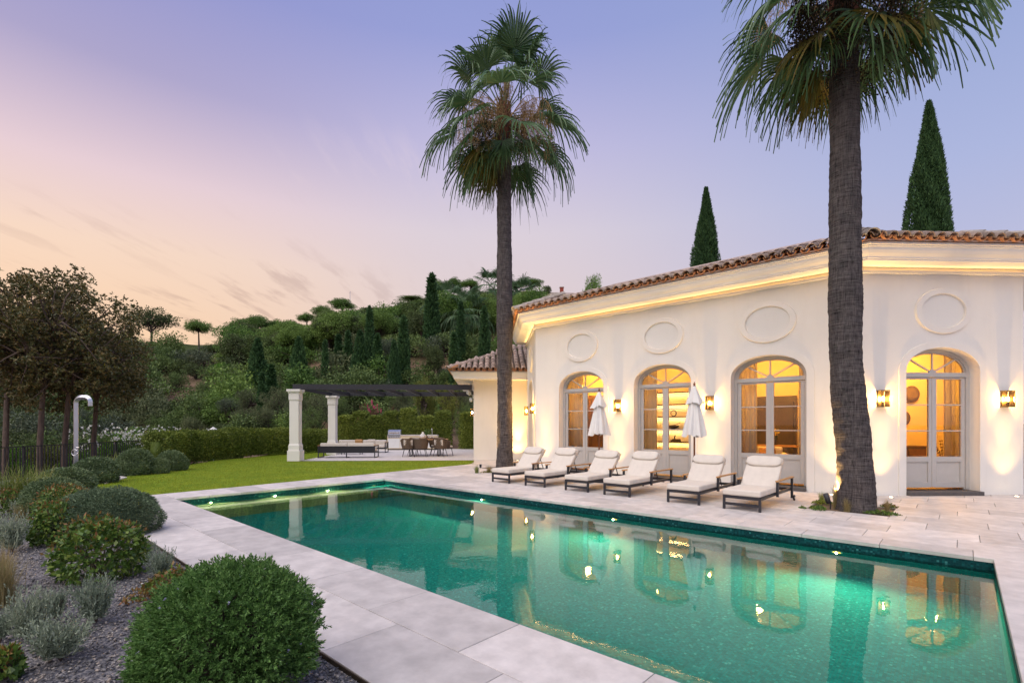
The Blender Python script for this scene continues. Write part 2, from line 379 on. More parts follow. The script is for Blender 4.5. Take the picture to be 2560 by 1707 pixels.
def terrain():
    angs = list(np.linspace(-math.pi, -1.1, 22)) + list(np.linspace(-1.1, .75, 150))[1:] + list(np.linspace(.75, math.pi, 26))[1:]
    rad = list(np.linspace(0.5, 34, 70)) + list(np.linspace(36, 130, 70)) + [140, 155, 175, 200, 240, 300, 400, 560, 900, 1500]
    vs = []; fs = []; na = len(angs) - 1
    for r in rad:
        for a in angs[:-1]:
            X, Y = r * math.sin(a), r * math.cos(a)
            x, y = CW(X, Y); vs.append((x, y, terr(X, Y)))
    for i in range(len(rad) - 1):
        for k in range(na): fs.append((i * na + k, i * na + (k + 1) % na, (i + 1) * na + (k + 1) % na, (i + 1) * na + k))
    return npmesh('terrain', np.array(vs), np.array(fs))
def terrain_mat():
    m, nt, b, out = new_mat('hillside_earth_and_grass')
    v = coords(nt, 'pos')
    n1 = noise(nt, v, .11, 5, .6); n2 = noise(nt, v, .9, 6, .65); n3 = noise(nt, v, 5.0, 4, .6)
    earth = ramp(nt, [(.25, (.115, .072, .048)), (.5, (.20, .128, .085)), (.75, (.29, .20, .14))]); L(nt, n2, earth.inputs[0])
    grass = ramp(nt, [(.3, (.035, .055, .018)), (.7, (.085, .105, .03))]); L(nt, n3, grass.inputs[0])
    sp = N(nt, 'ShaderNodeSeparateXYZ'); L(nt, v, sp.inputs[0])
    mr = N(nt, 'ShaderNodeMapRange'); mr.inputs[1].default_value = 12.5; mr.inputs[2].default_value = 15.5; L(nt, sp.outputs[2], mr.inputs[0])
    f = math_(nt, 'ADD', mr.outputs[0], math_(nt, 'MULTIPLY', math_(nt, 'SUBTRACT', n1, .5), 3.0), True)
    L(nt, mixc(nt, f, earth.outputs[0], grass.outputs[0]), b.inputs['Base Color']); b.inputs['Roughness'].default_value = 1.0; b.inputs['Specular IOR Level'].default_value = .1
    bump(nt, b, n2, 1.0, .5); return m
MAT['terrain'] = terrain_mat()
me = terrain(); me.materials.append(MAT['terrain']); me.polygons.foreach_set('use_smooth', [True] * len(me.polygons))
kind(link(bpy.data.objects.new('terrain', me)), 'structure')

# ------------------------------------------------------------------ pool, deck, lawn, gravel bed (world x runs along the pool, y towards the house)
PX0, PX1, PY0, PY1 = -12.97, 0.30, 3.05, 8.47
WZ = -0.15
FLOORZ = -1.45
p = MB()
def rect(b, x0, x1, y0, y1, z): b.add([(x0, y0, z), (x1, y0, z), (x1, y1, z), (x0, y1, z)], [(0, 1, 2, 3)])
SX, SYE = -11.88, 7.55                                           # sun shelf front edge and side edge
tz = -.045
p.add([(PX0, PY0, FLOORZ), (PX1, PY0, FLOORZ), (PX1, PY1, FLOORZ), (PX0, PY1, FLOORZ), (PX0, PY0, tz), (PX1, PY0, tz), (PX1, PY1, tz), (PX0, PY1, tz)],
      [(0, 1, 2, 3), (0, 4, 5, 1), (1, 5, 6, 2), (2, 6, 7, 3), (3, 7, 4, 0)])
pool = p.build('pool_basin', 'mosaic'); kind(pool, 'structure')
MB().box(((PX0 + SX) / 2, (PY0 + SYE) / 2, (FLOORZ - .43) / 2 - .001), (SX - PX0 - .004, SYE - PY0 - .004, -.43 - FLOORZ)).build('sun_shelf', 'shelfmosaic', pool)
for i in range(4):                                               # steps in the far corner
    xe = PX0 + .34 + .30 * i; zt = -.40 - .25 * i
    MB().box(((PX0 + xe) / 2, (SYE + PY1) / 2, (FLOORZ + zt) / 2 - .002 * i), (xe - PX0 - .006, PY1 - SYE - .008 - .002 * i, zt - FLOORZ)).build('step', 'mosaic', pool)
MB().box(((PX0 + 1.5 - 6.2) / 2, PY1 - .125, (FLOORZ - .5) / 2), (6.2 * 0 + (-6.2 - PX0 - 1.5), .24, -.5 - FLOORZ)).build('bench', 'mosaic', pool)
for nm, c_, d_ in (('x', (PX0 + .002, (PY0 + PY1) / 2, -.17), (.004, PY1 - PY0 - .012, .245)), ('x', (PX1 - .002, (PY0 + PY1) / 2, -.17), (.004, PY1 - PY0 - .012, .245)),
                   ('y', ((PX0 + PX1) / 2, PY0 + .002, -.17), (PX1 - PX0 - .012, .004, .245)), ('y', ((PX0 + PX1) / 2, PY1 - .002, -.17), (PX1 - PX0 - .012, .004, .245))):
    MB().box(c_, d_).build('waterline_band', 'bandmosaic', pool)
wv = MB(); rect(wv, PX0 + .0045, PX1 - .0045, PY0 + .0045, PY1 - .0045, WZ)
kind(wv.build('pool_water', 'water'), 'structure')

# deck: mortar bed, then single pavers
EDGE = 1.72
LAWN = [(-14.05, 2.4), (-14.12, 4.0), (-15.15, 14.22), (-16.75, 15.75)]     # paving / lawn line
deck_poly = [(6.5, EDGE), (6.5, 22), (-2, 22), (-13, 19), (-16.9, 16.2), (-16.75, 15.75), (-15.15, 14.22), (-14.12, 4.0), (-14.05, EDGE)]
d = MB()
zb = -.03
def slab(poly, z, name, mat, parent=None):
    b = MB(); b.add([(x, y, z) for x, y in poly], [tuple(range(len(poly)))]); return b.build(name, mat, parent)
for poly in ([(-14.05, EDGE), (8.5, EDGE), (8.5, PY0 - .01), (-14.07, PY0 - .01)],
             [(-14.08, PY0 - .01), (PX0 - .01, PY0 - .01), (PX0 - .01, PY1 + .01), (-14.57, PY1 + .01)],
             [(-14.57, PY1 + .01), (8.5, PY1 + .01), (8.5, 22), (-2, 22), (-13, 19), (-16.9, 16.2), (-16.75, 15.75), (-15.15, 14.22)],
             [(PX1 + .01, PY0 - .01), (8.5, PY0 - .01), (8.5, PY1 + .01), (PX1 + .01, PY1 + .01)]):
    b = MB(); b.add([(x, y, zb) for x, y in poly], [tuple(range(len(poly)))]); d.add(b.v, b.f)
deck = d.build('paved_deck', 'mortar'); kind(deck, 'structure')
paver_cache = {}
def lawn_x(y): return float(np.interp(y, [2.4, 4.0, 14.22, 15.75], [-14.05, -14.12, -15.15, -16.75]))
def paver(x0, x1, y0, y1, th=.03, z=0.0, clip=None):
    g = .0035
    lx, ly = x1 - x0 - 2 * g, y1 - y0 - 2 * g
    if lx < .05 or ly < .05: return
    z += random.uniform(-.0012, .0012)
    if clip is None:
        k = (round(lx, 3), round(ly, 3), th)
        if k not in paver_cache:
            e = .003
            hx, hy = lx / 2, ly / 2
            b = MB(); b.add([(-hx, -hy, -th), (hx, -hy, -th), (hx, hy, -th), (-hx, hy, -th), (-hx, -hy, -e), (hx, -hy, -e), (hx, hy, -e), (-hx, hy, -e),
                             (-hx + e, -hy + e, 0), (hx - e, -hy + e, 0), (hx - e, hy - e, 0), (-hx + e, hy - e, 0)],
                            [(3, 2, 1, 0), (0, 1, 5, 4), (1, 2, 6, 5), (2, 3, 7, 6), (3, 0, 4, 7), (4, 5, 9, 8), (5, 6, 10, 9), (6, 7, 11, 10), (7, 4, 8, 11), (8, 9, 10, 11)])
            paver_cache[k] = b.mesh('paver', 'coping')
        child('paver', paver_cache[k], deck, ((x0 + x1) / 2, (y0 + y1) / 2, z))
    else:
        MB().prism(clip, -th, 0).build('paver', 'coping', deck, Mx=Matrix.Translation((0, 0, z)))
def row(y0, y1, xs, th=.03):
    for a, b_ in zip(xs[:-1], xs[1:]): paver(a, b_, y0, y1, th)
def frange(a, b, st, off):
    xs = [a]; x = a + (off or st)
    while x < b - .18: xs.append(x); x += st
    return xs + [b]
# pool-side coping overhangs the water by 15 mm
row(PY0 - .665, PY0 + .015, frange(-14.06, 8.4, 1.2, .55), .05)
row(EDGE, PY0 - .665, frange(-14.05, 8.4, 1.2, 1.0))
yy = PY0 + .015; i = 0
while yy < PY1 - .3:                                             # far end: one row across
    y1 = min(yy + .68, PY1 - .015)
    x0 = lawn_x((yy + y1) / 2)
    g = .0035
    paver(0, 1, 0, 1, .05, clip=[(lawn_x(yy) , yy + g), (PX0 + .015, yy + g), (PX0 + .015, y1 - g), (lawn_x(y1), y1 - g)])
    yy = y1; i += 1
row(PY0 + .015, PY1 - .015, [PX1 - .015, PX1 + .68], .05)
for i in range(8): paver(PX1 + .68 + (i % 2) * 0, 8.4, PY0 + .015 + i * .6725, PY0 + .015 + (i + 1) * .6725)
PIT = (-2.27, -.96, 11.12, 12.33)                                # planting pit of the near palm
PIT1 = (-13.55, -12.0, 13.0, 14.3)
def cut(a, b_, y0, y1, pits):
    for (px0, px1, py0, py1) in pits:
        if a < px1 and b_ > px0 and y0 < py1 and y1 > py0:
            out = []
            if a < px0 - .02: out += cut(a, px0, y0, y1, pits)
            if b_ > px1 + .02: out += cut(px1, b_, y0, y1, pits)
            m0, m1 = max(a, px0), min(b_, px1)
            if y0 < py0 - .02: out.append((m0, m1, y0, py0))
            if y1 > py1 + .02: out.append((m0, m1, py1, y1))
            return out
    return [(a, b_, y0, y1)]
offs = [.45, .95, .2, .7]
ys = [PY1 - .015, PY1 + .44] + [PY1 + .44 + .62 * k for k in range(1, 16)]
for i, (y0, y1) in enumerate(zip(ys[:-1], ys[1:])):
    xl = lawn_x((y0 + y1) / 2)
    xr = 8.4 if y0 < 13.4 else 8.4
    if y0 > 16.5: xl = -.2
    elif y0 > 13.9: pass
    xs = frange(xl, xr, 1.05 if i else .95, offs[i % 4])
    for a, b_ in zip(xs[:-1], xs[1:]):
        # nothing under the house
        if y0 >= 13.95:
            if a > -11.7 + (y0 - 13.9) * -1 and b_ < -1.75 + (y0 - 13.9) - .3: continue
        if a == xl and y0 < 15.6:
            paver(0, 1, 0, 1, .03, clip=[(lawn_x(y0 + .004), y0 + .004), (b_ - .004, y0 + .004), (b_ - .004, y1 - .004), (lawn_x(y1 - .004), y1 - .004)]); continue
        for q in cut(a, b_, y0, y1, (PIT, PIT1)): paver(*q, th=.05 if i == 0 else .03)
# soil in the two planting pits
for k, q in enumerate((PIT, PIT1)):
    b = MB(); rect(b, q[0], q[1], q[2], q[3], -.018); o = b.build('planting_bed_soil', 'soil'); kind(o, 'structure')

# lawn
def lawn_mat():
    m, nt, b, out = new_mat('mown_lawn'); v = coords(nt, 'pos')
    n1 = noise(nt, v, 1.1, 5, .65); n2 = noise(nt, v, 60, 4, .7); n3 = noise(nt, v, 7, 5, .7)
    a = ramp(nt, [(.3, (.16, .27, .014)), (.7, (.35, .45, .03))]); L(nt, n3, a.inputs[0])
    c = ramp(nt, [(.3, (.72, .76, .7)), (.7, (1.15, 1.12, 1.0))]); L(nt, n2, c.inputs[0])
    e = ramp(nt, [(.35, (.70, .82, .7)), (.65, (1.18, 1.08, 1.0))]); L(nt, n1, e.inputs[0])
    q = mixc(nt, 1.0, mixc(nt, 1.0, a.outputs[0], c.outputs[0], 'MULTIPLY'), e.outputs[0], 'MULTIPLY')
    L(nt, q, b.inputs['Base Color']); b.inputs['Roughness'].default_value = .8; b.inputs['Specular IOR Level'].default_value = .15
    bump(nt, b, math_(nt, 'ADD', n2, n3), .9, .05); return m
MAT['lawn'] = lawn_mat()
EC = lambda a, b: CW(a * .999 - b * .046, a * .046 + b * .999)   # frame of the wing and pergola: a right, b away (metres from the camera)
def ecz(a, b, z): return (*EC(a, b), z)
HB0 = G(428, 1165); HB1 = G(713, 1137.5)                         # foot of the low hedge
lawn_poly = [(-14.05, 2.4), (-14.12, 4.0), (-15.15, 14.22), (-16.72, 15.70), EC(-8.2, 22.85), EC(-8.2, 31.0), EC(-13, 33), G(640, 1141), G(540, 1150), G(455, 1164), G(400, 1178), G(330, 1186), G(258, 1205), G(214, 1222), G(228, 1234), (-14.6, 2.05)]
lw = slab(lawn_poly[::-1], -.012, 'lawn', 'lawn'); kind(lw, 'structure')
if lw.data.polygons[0].normal.z < 0: lw.data.flip_normals()
# pergola terrace and the bed
ter = [EC(-8.6, 22.8), EC(-.4, 22.8), EC(-.4, 33.6), EC(-8.6, 33.6)]
tr = slab(ter, .004, 'terrace_paving', 'coping'); kind(tr, 'structure')
# gravel bed ground
def gravel_mat():
    m, nt, b, out = new_mat('grey_gravel_ground'); v = coords(nt, 'pos')
    vo = N(nt, 'ShaderNodeTexVoronoi'); vo.inputs['Scale'].default_value = 42; L(nt, v, vo.inputs[0])
    r = ramp(nt, [(0, (.09, .09, .10)), (.5, (.17, .165, .17)), (1, (.30, .28, .27))])
    sp = N(nt, 'ShaderNodeSeparateXYZ'); L(nt, vo.outputs['Color'], sp.inputs[0]); L(nt, sp.outputs[0], r.inputs[0])
    L(nt, r.outputs[0], b.inputs['Base Color']); b.inputs['Roughness'].default_value = .9
    iv = math_(nt, 'SUBTRACT', 1.0, vo.outputs['Distance']); bump(nt, b, iv, 1.0, .03); return m
MAT['gravel'] = gravel_mat()
gb = [(4, EDGE - .012), (-14.6, EDGE - .012), (-14.6, 2.05), G(228, 1234), G(214, 1222), G(258, 1205), G(330, 1186), G(400, 1178), G(455, 1164), G(420, 1150), CW(-15.6, 20), CW(-15.2, 12), CW(-14, 6), CW(-9, 1), (2, -4), (4, -4)]
o = slab(gb, -.035, 'gravel_bed', 'gravel'); kind(o, 'structure')
if o.data.polygons[0].normal.z < 0: o.data.flip_normals()
MB().box((-4.3, EDGE - .006, -.045), (20.5, .008, .085)).build('steel_edging', 'bronze')
tag(bpy.data.objects['steel_edging'], 'thin rusty steel edging between the gravel bed and the pool paving', 'edging')
# loose stones
def stones():
    rng = np.random.default_rng(3); n = 21000
    u = rng.random(n); x = -2.2 - 7.6 * u ** 1.35; y = 1.70 - 3.3 * rng.random(n)
    X = CA * x + SA * y; Y = -SA * x + CA * y
    ok = (X / np.maximum(Y, .1) > -1.12) & (Y > 1.6); x, y = x[ok], y[ok]; n = len(x)
    s = rng.uniform(.007, .0155, n)[:, None, None] * rng.uniform(.6, 1.35, (n, 1, 3)); s[:, :, 2] *= .62
    base = np.array([[1, 0, 0], [-1, 0, 0], [0, 1, 0], [0, -1, 0], [0, 0, 1], [0, 0, -1]], float)[None] + rng.normal(0, .28, (n, 6, 3))
    a = rng.random(n) * 6.28; c, sn = np.cos(a), np.sin(a)
    b = base * s
    vx = b[:, :, 0] * c[:, None] - b[:, :, 1] * sn[:, None]; vy = b[:, :, 0] * sn[:, None] + b[:, :, 1] * c[:, None]
    v = np.stack([vx + x[:, None], vy + y[:, None], b[:, :, 2] - .03 + rng.uniform(0, .012, n)[:, None]], 2)
    v[:, :, 1] = np.minimum(v[:, :, 1], EDGE - .012)
    f = np.array([[0, 2, 4], [2, 1, 4], [1, 3, 4], [3, 0, 4], [2, 0, 5], [1, 2, 5], [3, 1, 5], [0, 3, 5]])
    return npmesh('gravel_stones', v.reshape(-1, 3), (f[None] + (np.arange(n) * 6)[:, None, None]).reshape(-1, 3))
MAT['stone'] = leafmat('gravel_stone_mix', [(.068, .070, .081), (.115, .115, .128), (.176, .176, .189), (.257, .243, .243), (.351, .297, .257), (.486, .459, .432)], .8, 0.0)
me = stones(); me.materials.append(MAT['stone'])
kind(link(bpy.data.objects.new('gravel_stones', me)), 'stuff', 'loose grey gravel stones covering the planting bed')

# ------------------------------------------------------------------ villa
AL = 9.76; BL = 4.0
CR = Vector((-1.75, 13.91, 0)); CLF = Vector((-1.75 - AL, 13.91, 0))
def frame(o, deg): return Matrix.Translation(o) @ Matrix.Rotation(R(deg), 4, 'Z')
h = math.sqrt(.5)
FA = frame(CLF, 0); FB = frame(CR, 45); FC = frame(CLF + Vector((-BL * h, BL * h, 0)), -45)
FD = frame(CR + Vector((BL * h, BL * h, 0)), 90)
HW, SPR, RISE, TOPZ, REV = .90, 2.88, .57, 5.20, .26
def arch(hw, spr, rise, n=20, z0=0.0):
    pts = [(-hw, z0), (-hw, spr)]
    pts += [(-hw * math.cos(math.pi * k / n), spr + rise * (math.sin(math.pi * k / n) ** .92)) for k in range(1, n)]
    return pts + [(hw, spr), (hw, z0)]
villa = thing('villa', 'white faceted villa with arched french doors and clay tile eaves', 'house', CR)
bpy.context.view_layer.update()
def vil(o, Mx):                                                  # place a part of the villa given in world axes
    o.parent = villa; o.matrix_parent_inverse = villa.matrix_world.inverted(); o.matrix_world = Mx; return o
villa_inv = villa.matrix_world.inverted()
def vpart(b, name, mat, Mx, **kw):
    o = b.build(name, mat, None, **kw); o.parent = villa; o.matrix_local = villa_inv @ Mx; return o
def facade(Mx, length, doors):
    b = MB(); xs = [0.0]
    for c in doors:
        b.add([(xs[-1], 0, 0), (c - HW, 0, 0), (c - HW, 0, TOPZ), (xs[-1], 0, TOPZ)], [(0, 1, 2, 3)])
        a = arch(HW, SPR, RISE)
        top = a[1:-1]
        for (x0, z0), (x1, z1) in zip(top[:-1], top[1:]):
            b.add([(c + x0, 0, z0), (c + x1, 0, z1), (c + x1, 0, TOPZ), (c + x0, 0, TOPZ)], [(0, 1, 2, 3)])
        for (x0, z0), (x1, z1) in zip(a[:-1], a[1:]):           # reveal
            b.add([(c + x0, 0, z0), (c + x0, REV + .10, z0), (c + x1, REV + .10, z1), (c + x1, 0, z1)], [(0, 1, 2, 3)])
        xs.append(c + HW)
    b.add([(xs[-1], 0, 0), (length, 0, 0), (length, 0, TOPZ), (xs[-1], 0, TOPZ)], [(0, 1, 2, 3)])
    b.add([(0, 0, TOPZ), (length, 0, TOPZ), (length, .3, TOPZ), (0, .3, TOPZ)], [(0, 1, 2, 3)])
    vpart(b, 'wall', 'stucco', Mx)
    for c in doors:
        # raised surround
        s = MB(); ai = arch(HW + .0, SPR, RISE, 24); ao = arch(HW + .17, SPR, RISE + .15, 24)
        for (i0, i1, o0, o1) in zip(ai[:-1], ai[1:], ao[:-1], ao[1:]):
            s.add([(c + i0[0], -.028, i0[1]), (c + i1[0], -.028, i1[1]), (c + o1[0], -.028, o1[1]), (c + o0[0], -.028, o0[1])], [(0, 1, 2, 3)])
            s.add([(c + o0[0], -.028, o0[1]), (c + o1[0], -.028, o1[1]), (c + o1[0], .002, o1[1]), (c + o0[0], .002, o0[1])], [(0, 1, 2, 3)])
            s.add([(c + i0[0], .01, i0[1]), (c + i1[0], .01, i1[1]), (c + i1[0], -.028, i1[1]), (c + i0[0], -.028, i0[1])], [(0, 1, 2, 3)])
        vpart(s, 'arch_surround', 'stucco', Mx)
        # oval plaster ring
        s = MB(); n = 40
        def ov(a, bz, y): return [(c + a * math.cos(2 * math.pi * k / n), y, 4.30 + bz * math.sin(2 * math.pi * k / n)) for k in range(n)]
        rings = [ov(.685, .535, .002), ov(.67, .52, -.05), ov(.54, .41, -.055), ov(.525, .395, -.002)]
        for j in range(3):
            for k in range(n):
                s.add([rings[j][k], rings[j][(k + 1) % n], rings[j + 1][(k + 1) % n], rings[j + 1][k]], [(0, 1, 2, 3)])
        vpart(s, 'oval_moulding', 'trim', Mx, smooth=False)
        door(Mx, c)
GZ = (.88, 2.74)
def clipfan(a0, a1, hw, rise, n=8, r0=.07):
    pts = [(r0 * math.cos(a0), r0 * math.sin(a0))]
    for k in range(n + 1):
        a = a0 + (a1 - a0) * k / n
        pts.append((hw * math.cos(a), rise * math.sin(a)))
    pts.append((r0 * math.cos(a1), r0 * math.sin(a1)))
    return pts
def door(Mx, c):
    y0 = REV
    # fixed frame
    f = MB(); ai = arch(HW - .085, SPR, RISE - .08, 24, .10); ao = arch(HW, SPR, RISE, 24, .10)
    for (i0, i1, o0, o1) in zip(ai[:-1], ai[1:], ao[:-1], ao[1:]):
        f.add([(i0[0], -.03, i0[1]), (i1[0], -.03, i1[1]), (o1[0], -.03, o1[1]), (o0[0], -.03, o0[1])], [(0, 1, 2, 3)])
        f.add([(i0[0], .06, i0[1]), (i1[0], .06, i1[1]), (i1[0], -.03, i1[1]), (i0[0], -.03, i0[1])], [(0, 1, 2, 3)])
    # inner bead of the frame
    bi = arch(HW - .115, SPR, RISE - .11, 24, .10)
    for (i0, i1, o0, o1) in zip(bi[:-1], bi[1:], ai[:-1], ai[1:]):
        f.add([(i0[0], .0, i0[1]), (i1[0], .0, i1[1]), (o1[0], .0, o1[1]), (o0[0], .0, o0[1])], [(0, 1, 2, 3)])
        f.add([(i0[0], .05, i0[1]), (i1[0], .05, i1[1]), (i1[0], .0, i1[1]), (i0[0], .0, i0[1])], [(0, 1, 2, 3)])
    f.box((0, .015, 2.835), (2 * HW - .17, .09, .11)); f.box((0, -.036, 2.80), (2 * HW - .20, .016, .03))
    dr = vpart(f, 'french_door', 'greypaint', Mx @ Matrix.Translation((c, y0, 0)))
    # fanlight bars and hub
    fb = MB()
    for a in (90, 138, 42):
        a = R(a); e = (.80 * math.cos(a), .475 * math.sin(a) if a == R(90) else .475 * math.sin(a))
        fb.bar((0, .012, 2.885), (e[0], .012, 2.885 + e[1] + .02), .035, .028, up=(0, 1, 0))
    fb.lathe([(.085, -.02), (.085, .02)], 20, (0, 0, 0))
    hub = fb.v[-40:]; fb.v[-40:] = [(x, .012 + z, 2.885 + y) for x, y, z in hub]
    fb.build('fanlight_bars', 'greypaint', dr)
    for a0, a1 in ((4, 42), (42, 90), (90, 138), (138, 176)):
        g = MB(); pts = clipfan(R(a0), R(a1), .79, .465)
        g.add([(x, .02, 2.885 + z) for x, z in pts], [tuple(range(len(pts)))]); g.build('fanlight_pane', 'glass', dr)
    lw_ = HW - .10
    for sgn in (-1, 1):
        l = MB(); xi, xo = .008 * sgn, lw_ * sgn; cx = (xi + xo) / 2
        st = .085
        l.box((xi + sgn * st / 2, .02, 1.46), (st, .055, 2.62)); l.box((xo - sgn * st / 2, .02, 1.46), (st, .055, 2.62))
        gw = lw_ - .008 - 2 * st
        l.box((cx, .02, 2.755), (gw, .055, .04)); l.box((cx, .02, .83), (gw, .055, .11)); l.box((cx, .02, .20), (gw, .055, .11))
        l.box((cx, .028, .515), (gw, .02, .53))
        for zz in (.765, .265): l.box((cx, .006, zz), (gw - .01, .03, .018))
        for xx in (cx - gw / 2 + .012, cx + gw / 2 - .012): l.box((xx, .007, .515), (.018, .03, .50))
        for zz in (1.50, 2.12): l.box((cx, .012, zz), (gw, .03, .026))
        if sgn == 1: l.box((.0, -.012, 1.46), (.05, .016, 2.60))
        lf = l.build('door_leaf', 'greypaint', dr)
        for za, zb_ in ((.885, 1.487), (1.513, 2.107), (2.133, 2.735)):
            g = MB(); g.add([(cx - gw / 2, .022, za), (cx + gw / 2, .022, za), (cx + gw / 2, .022, zb_), (cx - gw / 2, .022, zb_)], [(0, 1, 2, 3)]); g.build('pane', 'glass', dr)
    t = MB(); t.box((0, .005, .085), (2 * HW - .16, .10, .03)); t.build('drip_sill', 'black', dr)
    # stone step
    s = MB(); s.box((c, .065, .045), (2 * HW - .006, .40, .09)); vpart(s, 'door_step', 'greydark', Mx, bevel=.006)
    
DA = [AL - 7.78, AL - 4.88, AL - 1.98]
facade(FA, AL, DA); facade(FB, BL, [BL / 2]); facade(FC, BL, [BL / 2])
b = MB(); b.add([(0, 0, 0), (6, 0, 0), (6, 0, TOPZ), (0, 0, TOPZ)], [(0, 1, 2, 3)]); vpart(b, 'wall', 'stucco', FD)

# cornice swept round the facets with mitred corners
def offs_pt(i, o):                                              # corner i of C-A-B-D pushed out by o
    P = [FC @ Vector((-.6, 0, 0)), CLF, CR, FD @ Vector((0, 0, 0)), FD @ Vector((6, 0, 0))]
    degs = [-45, 0, 45, 90]
    nrm = [Vector((math.sin(R(d)), -math.cos(R(d)), 0)) for d in degs]
    if i == 0: return P[0] + nrm[0] * o
    if i == 4: return P[4] + nrm[3] * o
    a, b_ = nrm[i - 1], nrm[i]
    m = (a + b_); m = m / m.dot(a)
    return P[i] + m * o
prof = [(0, 5.155), (.085, 5.155), (.085, 5.225), (.03, 5.23), (.03, 5.30), (.49, 5.305), (.49, 5.335), (.515, 5.345), (.515, 5.37), (.535, 5.40), (.57, 5.44), (.60, 5.50), (.61, 5.56), (.63, 5.575), (.63, 5.60), (.665, 5.61), (.665, 5.655), (.30, 5.675)]
b = MB()
for i in range(4):
    for (o0, z0), (o1, z1) in zip(prof[:-1], prof[1:]):
        q = [offs_pt(i, o0), offs_pt(i + 1, o0), offs_pt(i + 1, o1), offs_pt(i, o1)]
        b.add([(q[0].x, q[0].y, z0), (q[1].x, q[1].y, z0), (q[2].x, q[2].y, z1), (q[3].x, q[3].y, z1)], [(0, 1, 2, 3)])
vpart(b, 'cornice', 'trim', Matrix.Identity(4))
MAT['cove'] = emis('eave_fill_glow', (1.0, .62, .22), .8)
for Mx, ln in ((FA, AL), (FB, BL), (FC, BL)):                      # unseen glowing strip and lamp added on the ledge to brighten the soffit
    vpart(MB().box((ln / 2, -.055, 5.236), (ln - .1, .02, .008)), 'added_eave_strip', 'cove', Mx)
    l = light('eave_fill_lamp', 'AREA', (0, 0, 0), 1.0 * ln, (1.0, .60, .20), None, shape='RECTANGLE', size=ln - .1, size_y=.03)
    l.parent = villa; l.matrix_local = villa_inv @ Mx @ Matrix.Translation((ln / 2, -.07, 5.245)) @ Matrix.Rotation(R(-122), 4, 'X')
PITCH = R(21)
b = MB()
for i in range(4):
    q = [offs_pt(i, .70), offs_pt(i + 1, .70), offs_pt(i + 1, -3.3), offs_pt(i, -3.3)]
    zr = 5.70 + 4.0 * math.tan(PITCH)
    b.add([(q[0].x, q[0].y, 5.70), (q[1].x, q[1].y, 5.70), (q[2].x, q[2].y, zr), (q[3].x, q[3].y, zr)], [(0, 1, 2, 3)])
    b.add([(q[0].x, q[0].y, 5.66), (q[1].x, q[1].y, 5.66), (q[1].x, q[1].y, 5.70), (q[0].x, q[0].y, 5.70)], [(0, 1, 2, 3)])
qs = [offs_pt(i, -3.3) for i in range(5)]
b.add([(q.x, q.y, 5.70 + 4 * math.tan(PITCH)) for q in qs], [(0, 1, 2, 3, 4)])
roof = vpart(b, 'roof', 'clay', Matrix.Identity(4))
# barrel tiles: a tapered half pipe along local +y (up the slope)
def barrel(r0, r1, ln, up=True, n=7, th=.016):
    b = MB(); vs = []
    for yy_, r in ((0, r0), (ln, r1)):
        for rr in (r, r - th):
            for k in range(n + 1):
                a = math.pi * k / n
                vs.append((rr * math.cos(a), yy_, rr * math.sin(a) * (1 if up else -1)))
    m = n + 1; fs = []
    for k in range(n):
        fs += [(k, k + 1, 2 * m + k + 1, 2 * m + k), (m + k, 3 * m + k, 3 * m + k + 1, m + k + 1), (k, m + k, m + k + 1, k + 1)]
    fs += [(0, 2 * m, 3 * m, m), (n, m + n, 3 * m + n, 2 * m + n)]
    return b.add(vs, fs)
cover = barrel(.118, .098, .48).mesh('roof_tile', 'clay', True)
pan = barrel(.098, .118, .48, False).mesh('pan_tile', 'claynew', True)
def tile_row(parent, inv, Mx, x0, x1, o, z, pitch, course, jit=.012, step=.27, lift=0.0):
    n = int((x1 - x0) / step); 
    for i in range(n + 1):
        x = x0 + (x1 - x0 - n * step) / 2 + i * step
        T = Mx @ Matrix.Translation((x + random.uniform(-1, 1) * jit * .4, -o + course * .40 * math.cos(pitch) + random.uniform(-1, 1) * jit, z + course * .40 * math.sin(pitch))) @ Matrix.Rotation(pitch + random.uniform(-.02, .02), 4, 'X') @ Matrix.Rotation(random.uniform(-.03, .03), 4, 'Z')
        yield x, T
def lay(parent, inv, Mx, x0, x1, o, z, pitch, courses, ok=lambda x, c: True):
    for c in range(courses):
        for x, T in tile_row(parent, inv, Mx, x0, x1, o, z + .058 + .014 * c, pitch, c):
            if ok(x, c): 
                t = child('roof_tile', cover, parent); t.matrix_local = inv @ T
        if c == 0:
            for x, T in tile_row(parent, inv, Mx, x0 + .135, x1 + .135, o, z + .085, pitch, c):
                if ok(x, c):
                    t = child('pan_tile', pan, parent); t.matrix_local = inv @ T
rinv = (villa.matrix_world @ roof.matrix_local).inverted()
tA = .80 * math.tan(R(22.5))
lay(roof, rinv, FA, -tA + .05, AL + tA - .05, .80, 5.665, PITCH, 2)
lay(roof, rinv, FB, -tA + .08, BL + tA, .80, 5.665, PITCH, 2)
lay(roof, rinv, FC, -.3, BL + tA - .05, .80, 5.665, PITCH, 1)
ridge = barrel(.14, .12, .5, True, 8, .02).mesh('ridge_tile', 'mortarcap', True)
for i in (1, 2, 3):
    p0 = offs_pt(i, .84); p0.z = 5.74; p1 = offs_pt(i, -3.2); p1.z = 5.74 + 4.04 * math.tan(PITCH)
    d_ = (p1 - p0); ln = d_.length; u = d_.normalized()
    sd = Vector((u.y, -u.x, 0)).normalized(); up = sd.cross(u)
    Rm = Matrix((sd, u, up)).transposed().to_4x4()
    for k in range(5):
        t = child('ridge_tile', ridge, roof); t.matrix_local = rinv @ Matrix.Translation(p0 + u * (.44 * k) + up * (.01 * k)) @ Rm

